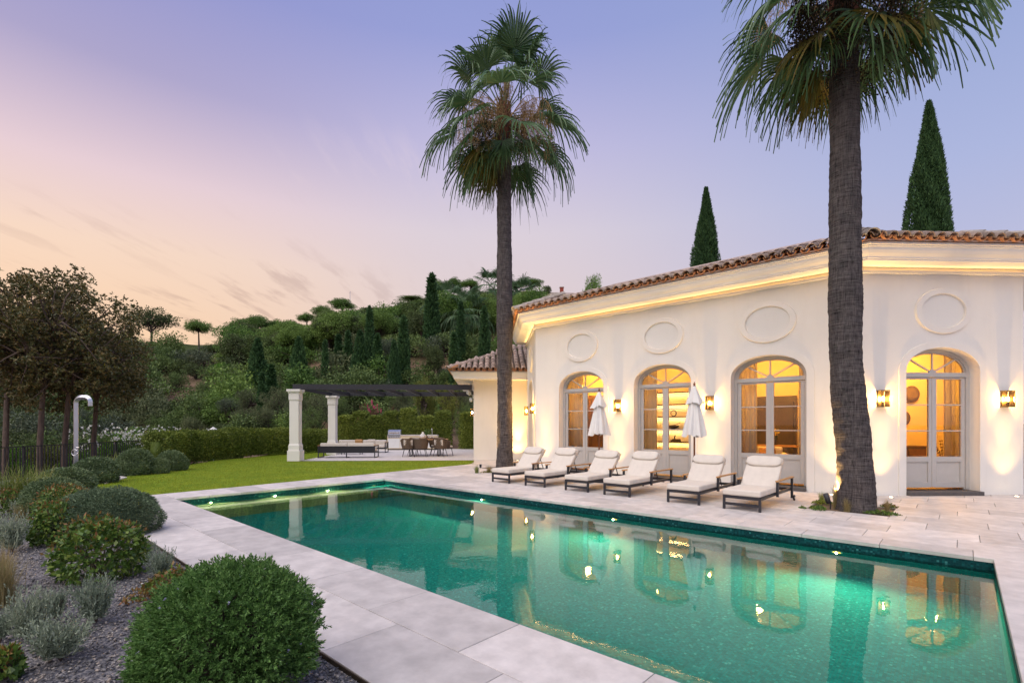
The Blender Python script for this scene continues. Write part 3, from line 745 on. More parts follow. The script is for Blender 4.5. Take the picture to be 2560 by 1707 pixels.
# rooms behind the doors
def room(Mx, x0, x1, dep, zc=3.95, wl=0.0, wr=0.0):
    y0 = .37
    for nm, vs in (('interior_floor', [(x0, y0, .10), (x1, y0, .10), (x1 + wr, dep, .10), (x0 - wl, dep, .10)]),
                   ('interior_ceiling', [(x0, y0, zc), (x0 - wl, dep, zc), (x1 + wr, dep, zc), (x1, y0, zc)]),
                   ('interior_back_wall', [(x0 - wl, dep, .1), (x1 + wr, dep, .1), (x1 + wr, dep, zc), (x0 - wl, dep, zc)]),
                   ('interior_side_wall', [(x0, y0, .1), (x0 - wl, dep, .1), (x0 - wl, dep, zc), (x0, y0, zc)]),
                   ('interior_side_wall', [(x1, y0, .1), (x1, y0, zc), (x1 + wr, dep, zc), (x1 + wr, dep, .1)])):
        m = MB(); m.add(vs, [(0, 1, 2, 3)]); vpart(m, nm, 'roomfloor' if 'floor' in nm else 'room', Mx)
    m = MB()                                                     # inner face of the facade above and beside the door is the facade itself
WARM = (1.0, .47, .07); WARM2 = (1.0, .66, .27)
room(FA, .35, 3.38, 3.3, wl=2.3, wr=-1.6); room(FA, 3.42, 6.30, 3.3, wl=1.6, wr=-1.2); room(FA, 6.34, AL - .35, 4.2, wl=1.2, wr=-1.75); room(FB, .35, BL - .35, 4.0, wl=-1.5, wr=3.4)
MAT['bulb'] = emis('warm_lamp_glow', (1.0, .72, .32), 14.0)
def ceiling_lamp(Mx, x, y, power, label, z=3.95, col=WARM):
    t = thing('ceiling_lamp', label, 'lamp', Mx=Mx @ Matrix.Translation((x, y, z)))
    m = MB(); m.lathe([(.0, -.004), (.09, -.004), (.09, -.03), (.075, -.03), (.0, -.03)], 16, caps=False); m.build('housing', 'white', t)
    m = MB(); m.lathe([(.07, -.032), (.0, -.034)], 16, caps=False); m.build('lens', 'bulb', t)
    light('room_light', 'POINT', (0, 0, -.35), power, col, t, shadow_soft_size=.12)
    return t
ceiling_lamp(FA, 1.0, 1.9, 320, 'ceiling downlight in the room behind the leftmost front arched door')
ceiling_lamp(FA, 3.9, 1.5, 190, 'ceiling downlight in the room with the lit shelves')
ceiling_lamp(FA, 7.0, 2.0, 330, 'ceiling downlight in the room with the armchair')
ceiling_lamp(FB, 4.0, 2.4, 400, 'ceiling downlight in the room with the woven wall discs')
def at_local(px, py, Mx, yloc):                                  # where a pixel's ray meets the plane local y = yloc of a facet
    o = Vector((0, 0, EYE)); X = (px - 1280) / F; dx, dy = CW(X, 1.0); dv_ = Vector((dx, dy, (HY - py) / F))
    inv = Mx.inverted(); a = inv @ o; bdir = inv.to_3x3() @ dv_
    t = (yloc - a.y) / bdir.y; return a + bdir * t
# curtains
def curtain(Mx, x0, x1, y, label, z0=.12, z1=3.7, folds=5):
    m = MB(); n = 40; cols = []
    for k in range(n + 1):
        u = k / n; x = x0 + (x1 - x0) * u
        yy_ = y + .05 * math.sin(u * folds * 2 * math.pi) + .02 * math.sin(u * folds * 5.1)
        cols.append((x, yy_))
    vs = [(x, yv, z) for z in (z0, (z0 + z1) / 2, z1) for x, yv in cols]
    fs = [(r_ * (n + 1) + k, r_ * (n + 1) + k + 1, (r_ + 1) * (n + 1) + k + 1, (r_ + 1) * (n + 1) + k) for r_ in range(2) for k in range(n)]
    m.add(vs, fs)
    o = m.build('curtain', 'curtain', None, True); o.matrix_world = Mx; s = o.modifiers.new('th', 'SOLIDIFY'); s.thickness = .008
    tag(o, label, 'curtain')
cd = DA
curtain(FA, cd[0] - 1.05, cd[0] - .35, .62, 'pale curtain gathered at the left of the leftmost front arched door')
curtain(FA, cd[1] - 1.0, cd[1] - .45, .62, 'pale curtain at the left of the arched door with lit shelves')
curtain(FA, cd[2] - 1.05, cd[2] - .42, .62, 'pale curtain at the left of the arched door in front of the armchair')
curtain(FA, cd[2] + .60, cd[2] + 1.0, .62, 'narrow pale curtain at the right of the armchair room door', folds=3)
curtain(FB, at_local(2364, 1000, FB, .7).x, at_local(2412, 1000, FB, .7).x, .70, 'long pale curtain inside the rightmost arched door', folds=4)
# room 1: tall dark wardrobe with an open door
pl = at_local(1452, 1070, FA, 2.9); pr = at_local(1500, 1070, FA, 2.9)
t = thing('wardrobe', 'tall dark wooden wardrobe seen through the leftmost front arched door', 'wardrobe', Mx=FA @ Matrix.Translation(((pl.x + pr.x) / 2, 3.02, .1)))
wd = max(.9, pr.x - pl.x)
MB().box((0, 0, 1.35), (wd, .5, 2.7)).build('carcass', 'walnut', t)
for k in range(3):
    MB().box((-wd / 2 + wd / 3 * (k + .5), -.262, 1.35), (wd / 3 - .03, .02, 2.5)).build('wardrobe_door', 'walnut', t, bevel=.006)
# room 2: lit shelves
sh = thing('shelf_unit', 'wall of wooden shelves lit from below behind the second arched door', 'shelves', Mx=FA @ Matrix.Translation((3.45, 3.28, 0)))
MAT['led'] = emis('led_strip', (1.0, .68, .26), 5.0)
for zz in (1.02, 1.46, 1.92, 2.36, 2.80):
    s_ = MB().box((0, -.16, zz), (2.7, .30, .045)).build('shelf', 'walnut', sh)
    MB().box((0, -.05, zz - .030), (2.66, .02, .012)).build('light_strip', 'led', s_)
    light('shelf_light', 'AREA', (0, -.05, zz - .04), 14, WARM2, sh, shape='RECTANGLE', size=2.6, size_y=.04)
def small(name, label, cat, Mx, parts):
    t = thing(name, label, cat, Mx=Mx)
    for nm, bld, mt, sm_ in parts: bld.build(nm, mt, t, sm_)
    return t
pA = lambda px, py: at_local(px, py, FA, 3.08)
q = pA(1684, 1040)
small('ring_sculpture', 'small dark ring sculpture on the third lit shelf', 'sculpture', FA @ Matrix.Translation((q.x, 3.08, 1.945)),
      [('ring', MB().tube([(.10 * math.cos(a), 0, .11 + .10 * math.sin(a)) for a in np.linspace(0, 2 * math.pi, 17)], .02, 6), 'black', True), ('foot', MB().box((0, 0, .008), (.10, .06, .016)), 'black', False)])
q = pA(1682, 1067)
small('driftwood_bowl', 'low dark bowl on the second lit shelf from the bottom', 'bowl', FA @ Matrix.Translation((q.x, 3.08, 1.485)),
      [('bowl', MB().lathe([(.05, 0), (.17, .06), (.24, .13), (.22, .13), (.14, .06), (.02, .02)], 16), 'black', True), ('rim_branch', MB().tube([(-.1, 0, .12), (.1, .0, .15), (.30, .02, .25)], [.02, .015, .006], 6), 'black', True)])
q = pA(1690, 1085)
small('book_stack', 'dark books and a small figure on the lowest lit shelf', 'books', FA @ Matrix.Translation((q.x, 3.06, 1.045)),
      [('book', MB().box((0, 0, .025), (.30, .2, .05)), 'black', False), ('book', MB().box((.02, 0, .07), (.25, .18, .035)), 'walnut', False),
       ('figure', MB().tube([(-.04, 0, .09), (-.04, 0, .17), (-.01, 0, .22)], [.03, .02, .022], 8), 'black', True)])
q = pA(1705, 1075)
t = thing('upright_books', 'three pale books standing on the lowest lit shelf', 'books', Mx=FA @ Matrix.Translation((q.x + .28, 3.08, 1.045)))
for k, (hh, tl) in enumerate(((.28, .06), (.25, .02), (.27, -.05))):
    MB().box((k * .055, 0, hh / 2), (.04, .18, hh)).build('book', 'curtain', t)
q = pA(1632, 1045)
small('shelf_box', 'small wooden box at the left end of a lit shelf', 'box', FA @ Matrix.Translation((q.x, 3.08, 1.945)), [('box_body', MB().box((0, 0, .05), (.18, .15, .10)), 'walnut', False), ('lid', MB().box((0, 0, .108), (.19, .16, .016)), 'walnut', False)])
# daybed in front of the shelves
t = thing('daybed', 'pale upholstered daybed below the lit shelves', 'daybed', Mx=FA @ Matrix.Translation((3.75, 2.4, .1)))
MB().box((0, 0, .24), (2.3, .8, .30)).build('seat', 'fabric', t, bevel=.06, seg=3); MB().box((0, .3, .56), (2.3, .25, .38)).build('backrest', 'fabric', t, bevel=.07, seg=3)
for sx_ in (-1, 1):
    for sy_ in (-1, 1): MB().box((sx_ * 1.05, sy_ * .32, .045), (.06, .06, .09)).build('leg', 'walnut', t)
# room 3: dark panelled wall, console, armchair, flowers, air vent
m = MB(); m.box((6.55, 4.14, 1.35), (2.0, .06, 2.48)); vpart(m, 'interior_panelling', 'darkpanel', FA)
for k in range(3):
    m = MB(); m.box((5.9 + k * .66, 4.10, 1.35), (.5, .03, 2.1)); vpart(m, 'interior_panel', 'darkpanel', FA, bevel=.008)
m = MB(); m.box((cd[2] - .4, 1.6, 3.93), (1.1, .12, .03)); vpart(m, 'air_vent', 'greypaint', FA)
t = thing('armchair', 'cream armchair with a brown cushion behind the third arched door', 'armchair', Mx=FA @ Matrix.Translation((at_local(1918, 1130, FA, 2.2).x, 2.2, .1)) @ Matrix.Rotation(R(20), 4, 'Z'))
MB().box((0, 0, .30), (.9, .8, .26)).build('seat', 'fabric', t, bevel=.06, seg=3); MB().box((0, .36, .62), (.9, .18, .52)).build('backrest', 'fabric', t, bevel=.07, seg=3)
for s_ in (-1, 1):
    MB().box((s_ * .46, .02, .46), (.16, .82, .5)).build('armrest', 'fabric', t, bevel=.06, seg=3)
    for y_ in (-.3, .3): MB().box((s_ * .38, y_, .085), (.05, .05, .17)).build('leg', 'walnut', t)
t = thing('throw_cushion', 'brown square cushion leaning in the cream armchair', 'cushion', Mx=FA @ Matrix.Translation((at_local(1918, 1130, FA, 2.2).x - .02, 2.32, .545)) @ Matrix.Rotation(R(20), 4, 'Z') @ Matrix.Rotation(R(-18), 4, 'X'))
MB().box((0, 0, .21), (.44, .14, .42)).build('cover', 'teak', t, bevel=.065, seg=3)
MB().tube([(-.22, 0, .0), (-.22, 0, .42), (.22, 0, .42), (.22, 0, .0), (-.22, 0, 0)], .006, 5).build('piping', 'walnut', t)
t = thing('console_table', 'narrow wooden console table behind the cream armchair', 'table', Mx=FA @ Matrix.Translation((at_local(1936, 1100, FA, 3.3).x, 3.3, .1)))
MB().box((0, 0, .88), (1.35, .45, .05)).build('table_top', 'teak', t)
for s_ in (-1, 1):
    MB().box((s_ * .45, 0, .43), (.08, .36, .85)).build('leg', 'darkpanel', t)
t = thing('flower_vase', 'glass vase of yellow flowers on the console table', 'vase', Mx=FA @ Matrix.Translation((at_local(1939, 1080, FA, 3.3).x, 3.3, 1.005)))
MB().lathe([(.05, 0), (.07, .05), (.07, .18), (.045, .24), (.055, .26)], 14).build('vase', 'glass', t, True)
MAT['yflower'] = leafmat('yellow_petals', [(.75, .55, .08), (.85, .72, .2), (.8, .7, .4)], .6, .2)
MAT['gstem'] = M('green_stem', (.06, .12, .03), .7)
fl = MB(); stm = MB()
for k in range(16):
    a = k * 2.4; r_ = .02 + .1 * (k / 16); c_ = (r_ * math.cos(a), r_ * math.sin(a), .40 + .08 * math.sin(k * 1.7))
    fl.lathe([(.0, -.02), (.03, -.01), (.035, .012), (.0, .02)], 7, c_, caps=False); stm.tube([(0, 0, .1), c_], .004, 4)
fl.build('flowers', 'yflower', t); stm.build('stems', 'gstem', t)
# room 4: woven discs, low cabinet, twig vase
MAT['weave'] = M('woven_reed', (.16, .11, .06), .9, vary=.4, scale=60, bmp=.8, bscale=80, bdist=.01)
for (px_, py_, rr_, lb) in ((2279, 985, .25, 'larger dark woven reed disc on the wall inside the rightmost door'), (2257, 1045, .23, 'lower woven reed disc half hidden behind the rightmost door jamb')):
    q = at_local(px_, py_, FB, 3.93)
    t = thing('woven_disc', lb, 'wall disc', Mx=FB @ Matrix.Translation((q.x, 3.94, q.z)) @ Matrix.Rotation(R(90), 4, 'X'), group='woven wall discs')
    MB().lathe([(0.0, .05), (rr_ * .5, .045), (rr_, .02), (rr_, .0)], 28).build('weave', 'weave', t, True)
    MB().tube([(rr_ * math.cos(a), rr_ * math.sin(a), .018) for a in np.linspace(0, 2 * math.pi, 29)], .014, 6).build('rim', 'walnut', t, True)
    for k in range(1, 6): MB().tube([(rr_ * k / 6 * math.cos(a), rr_ * k / 6 * math.sin(a), .053 - .005 * k) for a in np.linspace(0, 2 * math.pi, 23)], .005, 4).build('reed_ring', 'black', t, True)
q = at_local(2278, 1130, FB, 3.6)
t = thing('low_cabinet', 'dark wooden cabinet below the woven discs', 'cabinet', Mx=FB @ Matrix.Translation((q.x - .2, 3.7, .1)))
MB().box((0, 0, .45), (1.2, .4, .80)).build('carcass', 'darkpanel', t); MB().box((0, 0, .87), (1.24, .43, .04)).build('top', 'walnut', t)
for s_ in (-1, 1): MB().box((s_ * .29, -.208, .45), (.55, .02, .70)).build('cabinet_door', 'walnut', t); 
q = at_local(2357, 1120, FB, 1.6)
t = thing('twig_vase', 'dark vase with leafy twigs inside the rightmost door', 'vase', Mx=FB @ Matrix.Translation((q.x, 1.6, .1)))
MB().lathe([(.07, 0), (.13, .12), (.12, .42), (.05, .60), (.06, .63)], 14).build('vase', 'black', t, True)
tw = MB()
for k in range(7):
    a = k * .9; e = (.16 * math.cos(a), .16 * math.sin(a), 1.0 + .13 * math.sin(k * 2.1)); tw.tube([(0, 0, .55), (e[0] * .5, e[1] * .5, .85), e], .006, 4)
    for j in range(5):
        u = .4 + .6 * j / 4; c_ = (e[0] * u, e[1] * u, .55 + (e[2] - .55) * u); tw.lathe([(.0, -.02), (.022, 0), (.0, .02)], 5, c_, caps=False)
tw.build('twigs', 'walnut', t)

# lower wing on the left
wing = thing('wing', 'low white wing with a hipped clay tile roof behind the far palm', 'house', ecz(-.73, 23.03, 0))
wing.rotation_euler = (0, 0, R(45)); bpy.context.view_layer.update(); winv = wing.matrix_world.inverted()
WL, WD, WT = 5.0, 7.5, 3.70
WM = wing.matrix_world.copy()
b = MB(); b.add([(0, 0, 0), (WL, 0, 0), (WL, 0, WT), (0, 0, WT)], [(0, 1, 2, 3)]); b.add([(0, 0, 0), (0, WD, 0), (0, WD, WT), (0, 0, WT)], [(3, 2, 1, 0)])
b.build('wall', 'stucco', wing)
wp = [(.0, WT - .06), (.035, WT - .06), (.035, WT - .005), (.86, WT + .0), (.86, WT + .06), (.885, WT + .07), (.885, WT + .1), (.91, WT + .15), (.955, WT + .21), (.97, WT + .25), (.99, WT + .26), (.99, WT + .31), (.5, WT + .33)]
b = MB()
for (o0, z0), (o1, z1) in zip(wp[:-1], wp[1:]):
    b.add([(-o0, -o0, z0), (WL, -o0, z0), (WL, -o1, z1), (-o1, -o1, z1)], [(0, 1, 2, 3)])
    b.add([(-o0, WD, z0), (-o0, -o0, z0), (-o1, -o1, z1), (-o1, WD, z1)], [(0, 1, 2, 3)])
b.build('cornice', 'trim', wing)
WP = R(23.5); k_ = 3.9; ze = WT + .34; zr = ze + k_ * math.tan(WP)
b = MB(); e = -1.04
b.add([(e, e, ze), (WL, e, ze), (WL, e + k_, zr), (e + k_, e + k_, zr)], [(0, 1, 2, 3)])
b.add([(e, WD, ze), (e, e, ze), (e + k_, e + k_, zr), (e + k_, WD, zr)], [(0, 1, 2, 3)])
b.add([(e, e, ze - .03), (WL, e, ze - .03), (WL, e, ze), (e, e, ze)], [(0, 1, 2, 3)])
wroof = b.build('roof', 'clay', wing)
I4 = Matrix.Identity(4)
lay(wroof, I4, I4, -1.10, 4.0, 1.12, ze - .005, WP, 9, ok=lambda x, c: x - (-1.1) > c * .40 * math.cos(WP) + .02)
RZ = Matrix.Rotation(R(-90), 4, 'Z')
lay(wroof, I4, RZ, -6.5, 1.0, 1.12, ze - .005, WP, 1)
ridge2 = barrel(.14, .12, .46, True, 8, .02).mesh('ridge_tile', 'clay', True)
p0 = Vector((-1.14, -1.14, ze + .03)); u = Vector((1, 1, math.tan(WP) )).normalized(); sd = Vector((u.y, -u.x, 0)).normalized(); up = sd.cross(u)
for k in range(13):
    t = child('ridge_tile', ridge2, wroof); t.matrix_local = Matrix.Translation(p0 + u * (.40 * k) + up * .03) @ Matrix((sd, u, up)).transposed().to_4x4()
hb = MB(); hb.box((1.55, -.008, .72), (.62, .016, .95)); hb.build('access_panel', 'stucco', wing)

# ------------------------------------------------------------------ lamps of the place
LAMPC = (1.0, .60, .20)
MAT['filament'] = emis('lit_filament', (1.0, .62, .23), 1300.0)
def lantern_proto():
    t = thing('wall_lantern', '', 'lamp')
    # local: y into the wall, lamp sticks out towards -y
    MB().box((0, -.012, 0), (.15, .024, .34)).build('backplate', 'bronze', t)
    for z in (-.185, .185): MB().box((0, -.085, z), (.20, .17, .018)).build('cap', 'bronze', t)
    for sx_ in (-1, 1): MB().box((sx_ * .092, -.162, 0), (.012, .012, .352)).build('corner_bar', 'bronze', t)
    g = MB(); g.add([(-.09, -.16, -.175), (.09, -.16, -.175), (.09, -.16, .175), (-.09, -.16, .175)], [(0, 1, 2, 3)])
    g.add([(-.092, -.02, -.175), (-.092, -.155, -.175), (-.092, -.155, .175), (-.092, -.02, .175)], [(0, 1, 2, 3)])
    g.add([(.092, -.155, -.175), (.092, -.02, -.175), (.092, -.02, .175), (.092, -.155, .175)], [(0, 1, 2, 3)])
    g.build('glass', 'amber', t)
    MB().lathe([(.0, -.055), (.022, -.045), (.027, -.01), (.02, .03), (.0, .042)], 12, (0, -.085, 0), caps=False).build('bulb', 'filament', t, True)
    MB().lathe([(.018, -.176), (.018, -.07)], 10, (0, -.085, 0)).build('socket', 'bronze', t)
    return t
lp = lantern_proto()
LZ = 2.25
spots = [(FC, .48, 'wall lantern on the short left facet, farther from the corner'), (FC, BL - .48, 'wall lantern on the short left facet, next to the house corner'),
         (FA, (DA[0] + DA[1]) / 2, 'wall lantern between the left parasol and the shelf door'), (FA, (DA[1] + DA[2]) / 2, 'wall lantern right of the right parasol'),
         (FB, .49, 'wall lantern just right of the near palm trunk'), (FB, BL - .49, 'wall lantern right of the rightmost arched door')]
for i, (Mx, x, lb) in enumerate(spots):
    t = lp if i == 0 else copy_tree(lp)
    t.matrix_world = Mx @ Matrix.Translation((x, 0, LZ)); tag(t, lb, 'lamp', 'wall lanterns of the villa')
# one on the hidden side wall of the wing, lighting the terrace
t = copy_tree(lp); t.matrix_world = WM @ Matrix.Translation((0, .55, 2.23)) @ Matrix.Rotation(R(-90), 4, 'Z')
tag(t, 'glowing wall lantern at the outer corner of the low wing', 'lamp', 'wall lanterns of the villa')
# ground-recessed uplights
MAT['uplens'] = emis('uplight_lens', (1.0, .78, .42), 30.0)
def uplight(loc, label, power, d=(0, 0, 1), size=74, blend=1.0, lens=True):
    t = thing('ground_uplight', label, 'uplight', (*loc, 0.002), group='recessed ground uplights')
    MB().lathe([(.055, -.004), (.055, .006), (.038, .006), (.038, .0)], 16, caps=False).build('ring', 'steel', t)
    MB().lathe([(.038, .003), (.0, .004)], 16, caps=False).build('lens', 'uplens', t)
    l = light('uplight_beam', 'SPOT', (0, 0, .03), power, LAMPC, t, spot_size=R(size), spot_blend=blend, shadow_soft_size=.03); aim(l, d)
    l = light('uplight_core', 'SPOT', (0, 0, .03), power * 3.6, LAMPC, t, spot_size=R(36), spot_blend=.9, shadow_soft_size=.03); aim(l, d)
def wl(Mx, x, off): 
    p = Mx @ Vector((x, -off, 0)); return (p.x, p.y)
UP = 150
for Mx, x, lb in ((FA, .45, 'small ground uplight at the left end of the front wall'), (FA, (DA[0] + DA[1]) / 2, 'ground uplight below the wall lantern behind the third lounger'),
                  (FA, (DA[1] + DA[2]) / 2, 'ground uplight at the wall behind the fifth lounger'), (FA, AL - .5, 'ground uplight at the wall left of the near palm'),
                  (FB, .50, 'ground uplight at the wall just right of the near palm'), (FB, BL - .50, 'ground uplight below the rightmost wall lantern'),
                  (FC, BL - .5, 'ground uplight below the lanterns of the left facet')):
    n = Mx.to_3x3() @ Vector((0, -.01, 1)); uplight(wl(Mx, x, .30), lb, UP, n)
uplight((EC(1.30, 22.6)), 'ground uplight at the foot of the low wing', 200, (-.10, .16, 1), 100)
# spike spotlight and its pit by the near palm
sp_ = thing('spike_spotlight', 'black spike spotlight tilted towards the near palm trunk', 'spotlight', (*G(2076, 1270), 0))
tilt = Matrix.Rotation(R(-14), 4, 'Y') @ Matrix.Rotation(R(10), 4, 'X')
o = MB().lathe([(.03, .10), (.046, .12), (.05, .30), (.046, .30), (.044, .26), (.0, .26)], 16, caps=False).build('housing', 'charcoal', sp_, True); o.matrix_local = tilt
MB().tube([(0, 0, -.02), (0, 0, .13)], .012, 8).build('spike', 'charcoal', sp_)
o = MB().lathe([(.04, .268), (.0, .27)], 14, caps=False).build('lens', 'uplens', sp_); o.matrix_local = tilt
l = light('spike_beam', 'SPOT', (.06, .02, .33), 420, LAMPC, sp_, spot_size=R(70), spot_blend=.8, shadow_soft_size=.03); aim(l, (.33, .12, 1))
# uplight of the far palm (left side of its foot)
P1 = Vector((*G(1262, 1170), 0)); P2 = Vector((*G(2140, 1273), 0))
sp2 = thing('spike_spotlight', 'small spike spotlight lighting the left side of the far palm', 'spotlight', (P1.x - .75, P1.y - .55, 0))
MB().lathe([(.03, .02), (.04, .03), (.045, .14), (.04, .14), (.0, .12)], 12, caps=False).build('housing', 'charcoal', sp2); MB().tube([(0, 0, -.02), (0, 0, .04)], .01, 6).build('spike', 'charcoal', sp2)
l = light('spike_beam', 'SPOT', (.05, .03, .18), 380, LAMPC, sp2, spot_size=R(60), spot_blend=.8, shadow_soft_size=.03); aim(l, (.30, .20, 1))
# pool lamps
POOLC = (1.0, .84, .50)
MAT['poollens'] = emis('underwater_lens', (1.0, .60, .07), 3.2)
names = ['leftmost pool lamp on the far end wall', 'second pool lamp from the left on the far end wall', 'third pool lamp on the far end wall', 'pool lamp on the far end wall beside the corner steps',
         'pool lamp in the house-side wall nearest the steps', 'middle pool lamp in the house-side wall', 'pool lamp in the house-side wall nearest the viewer']
pos = [(PX0, y, 'x') for y in (3.76, 5.21, 6.63, 8.09)] + [(x, PY1, 'y') for x in (-8.66, -5.0, -1.34)]
for (x, y, ax), nm in zip(pos, names):
    z = -.28 if ax == 'x' else -.36
    t = thing('pool_lamp', nm, 'pool lamp', (x + (.001 if ax == 'x' else 0), y - (.001 if ax == 'y' else 0), z), R(-90) if ax == 'x' else 0, group='lamps set in the pool walls')
    # local -y points into the water
    if ax == 'x': t.rotation_euler = (0, 0, R(90))
    a = MB().lathe([(.075, .0), (.075, .018), (.055, .022), (.055, .012)], 18, caps=False); a.v = [(p_[0], -p_[2], p_[1]) for p_ in a.v]; a.build('ring', 'steel', t)
    a = MB().lathe([(.055, .014), (.03, .024), (.0, .028)], 18, caps=False); a.v = [(p_[0], -p_[2], p_[1]) for p_ in a.v]; a.build('lens', 'poollens', t, True)
    if ax == 'x':
        l = light('pool_beam', 'SPOT', (0, -.07, .01), 200, POOLC, t, spot_size=R(165), spot_blend=.6, shadow_soft_size=.008); aim(l, (0, -1, -.35))
    else:
        l = light('pool_beam', 'SPOT', (0, -.07, 0), 330, POOLC, t, spot_size=R(160), spot_blend=.7, shadow_soft_size=.008); aim(l, (0, -1, -.14))

# ------------------------------------------------------------------ pergola
pg = thing('pergola', 'dark metal pergola on white square pillars beside the low wing', 'pergola', ecz(-8.80, 22.87, 0)); pg.rotation_euler = (0, 0, R(45)); 
def pillar(x, y, label, base=.56, sh_=.41, H=3.24):
    m = MB(); m.box((x, y, .24), (base, base, .48)); 
    def fr(zs):
        for (w0, z0), (w1, z1) in zip(zs[:-1], zs[1:]):
            a = w0 / 2; c_ = w1 / 2
            q = [(x - a, y - a, z0), (x + a, y - a, z0), (x + a, y + a, z0), (x - a, y + a, z0), (x - c_, y - c_, z1), (x + c_, y - c_, z1), (x + c_, y + c_, z1), (x - c_, y + c_, z1)]
            m.add(q, [(0, 1, 5, 4), (1, 2, 6, 5), (2, 3, 7, 6), (3, 0, 4, 7), (4, 5, 6, 7)])
    fr([(base - .08, .48), (base - .08, .70), (sh_, .80), (sh_, 2.72), (sh_ + .05, 2.78), (sh_ + .05, 3.06), (sh_ + .10, 3.08), (sh_ + .10, 3.12), (sh_ + .19, 3.14), (sh_ + .19, H)])
    o = m.build('pillar', 'stucco', pg, bevel=.012); o['label'] = label
pillar(0, 0, 'front white pillar of the pergola'); pillar(.1, 5.0, 'rear white pillar of the pergola', .54, .40)
PW = 8.0
for y in (-.10, 5.0): MB().bar((-.08, y, 3.36), (PW, y, 3.36), .10, .235).build('beam', 'charcoal', pg)
for k in range(9):
    x = .0 + k * (PW - .1) / 8; MB().bar((x, -.045, 3.33), (x, 4.945, 3.33), .07, .17).build('rafter', 'charcoal', pg)
# ------------------------------------------------------------------ terrace furniture
def E0(px, Y): return ((px - 1280) / F * Y)
def etrans(px, py, z=0, rot=0): x, y = G(px, py, z); return Matrix.Translation((x, y, .004)) @ Matrix.Rotation(R(45 + rot), 4, 'Z')
def sofa(Mx, wdt, label, back=True):
    t = thing('garden_sofa', label, 'sofa', Mx=Mx, group='black framed garden sofas')
    dp = .85
    for s_ in (-1, 1):
        x = s_ * wdt / 2
        f = MB()
        f.bar((x, 0, .02), (x, dp, .02), .05, .04); f.bar((x, 0, .58), (x, dp, .58), .05, .04)
        f.bar((x, .02, .04), (x, .02, .56), .05, .04); f.bar((x, dp - .02, .04), (x, dp - .02, .56), .05, .04); f.build('side_frame', 'charcoal', t)
        MB().box((x, dp / 2, .61), (.07, dp, .02)).build('armrest', 'teak', t)
    MB().bar((0, 0, .02), (0, .45, .02), .05, .04).build('centre_foot', 'charcoal', t)
    MB().bar((0, .02, .04), (0, .02, .26), .05, .04).build('centre_leg', 'charcoal', t)
    MB().box((0, dp / 2, .27), (wdt - .05, dp - .06, .05)).build('base_frame', 'charcoal', t)
    MB().box((0, .03, .43), (wdt - .06, .025, .30)).build('back_panel', 'black', t)
    for s_ in (-1, 1):
        MB().box((s_ * (wdt / 4 - .015), .50, .375), (wdt / 2 - .06, .66, .15)).build('seat_cushion', 'fabric', t, bevel=.04, seg=3)
        o = MB().box((0, 0, .20), (wdt / 2 - .06, .16, .46)).build('back_cushion', 'fabric', t, bevel=.05, seg=3); o.location = (s_ * (wdt / 4 - .015), .17, .30); o.rotation_euler = (R(-8), 0, 0)
    return t
sofa(etrans(866, 1144.5), 2.75, 'garden sofa seen from behind with a black back panel')
sofa(etrans(905, 1132.5, rot=180) @ Matrix.Translation((0.2, -1.2, 0)), 2.9, 'garden sofa facing the viewer behind the first sofa')
t = thing('coffee_table', 'low black outdoor coffee table between the two sofas', 'table', Mx=etrans(868, 1138) @ Matrix.Translation((0, .35, 0)))
MB().box((0, .6, .33), (1.1, .6, .03)).build('table_top', 'charcoal', t)
for sx_ in (-1, 1):
    for sy_ in (-1, 1): MB().box((sx_ * .5, .6 + sy_ * .25, .158), (.035, .035, .316)).build('leg', 'charcoal', t)
for k, (px_, lb, mt) in enumerate(((930, 'pale cushion on the rear sofa near its right arm', 'fabric'), (898, 'salmon coloured cushion on the rear sofa', 'teak'))):
    x, y = AT(px_, 27.25)
    t = thing('throw_cushion', lb, 'cushion', Mx=Matrix.Translation((x, y, .45)) @ Matrix.Rotation(R(45), 4, 'Z') @ Matrix.Rotation(R(15), 4, 'X'))
    MB().box((0, 0, .2), (.42, .13, .40)).build('cover', mt, t, bevel=.06, seg=3); MB().tube([(-.2, 0, .01), (-.2, 0, .39), (.2, 0, .39), (.2, 0, .01), (-.2, 0, .01)], .006, 5).build('piping', mt, t)
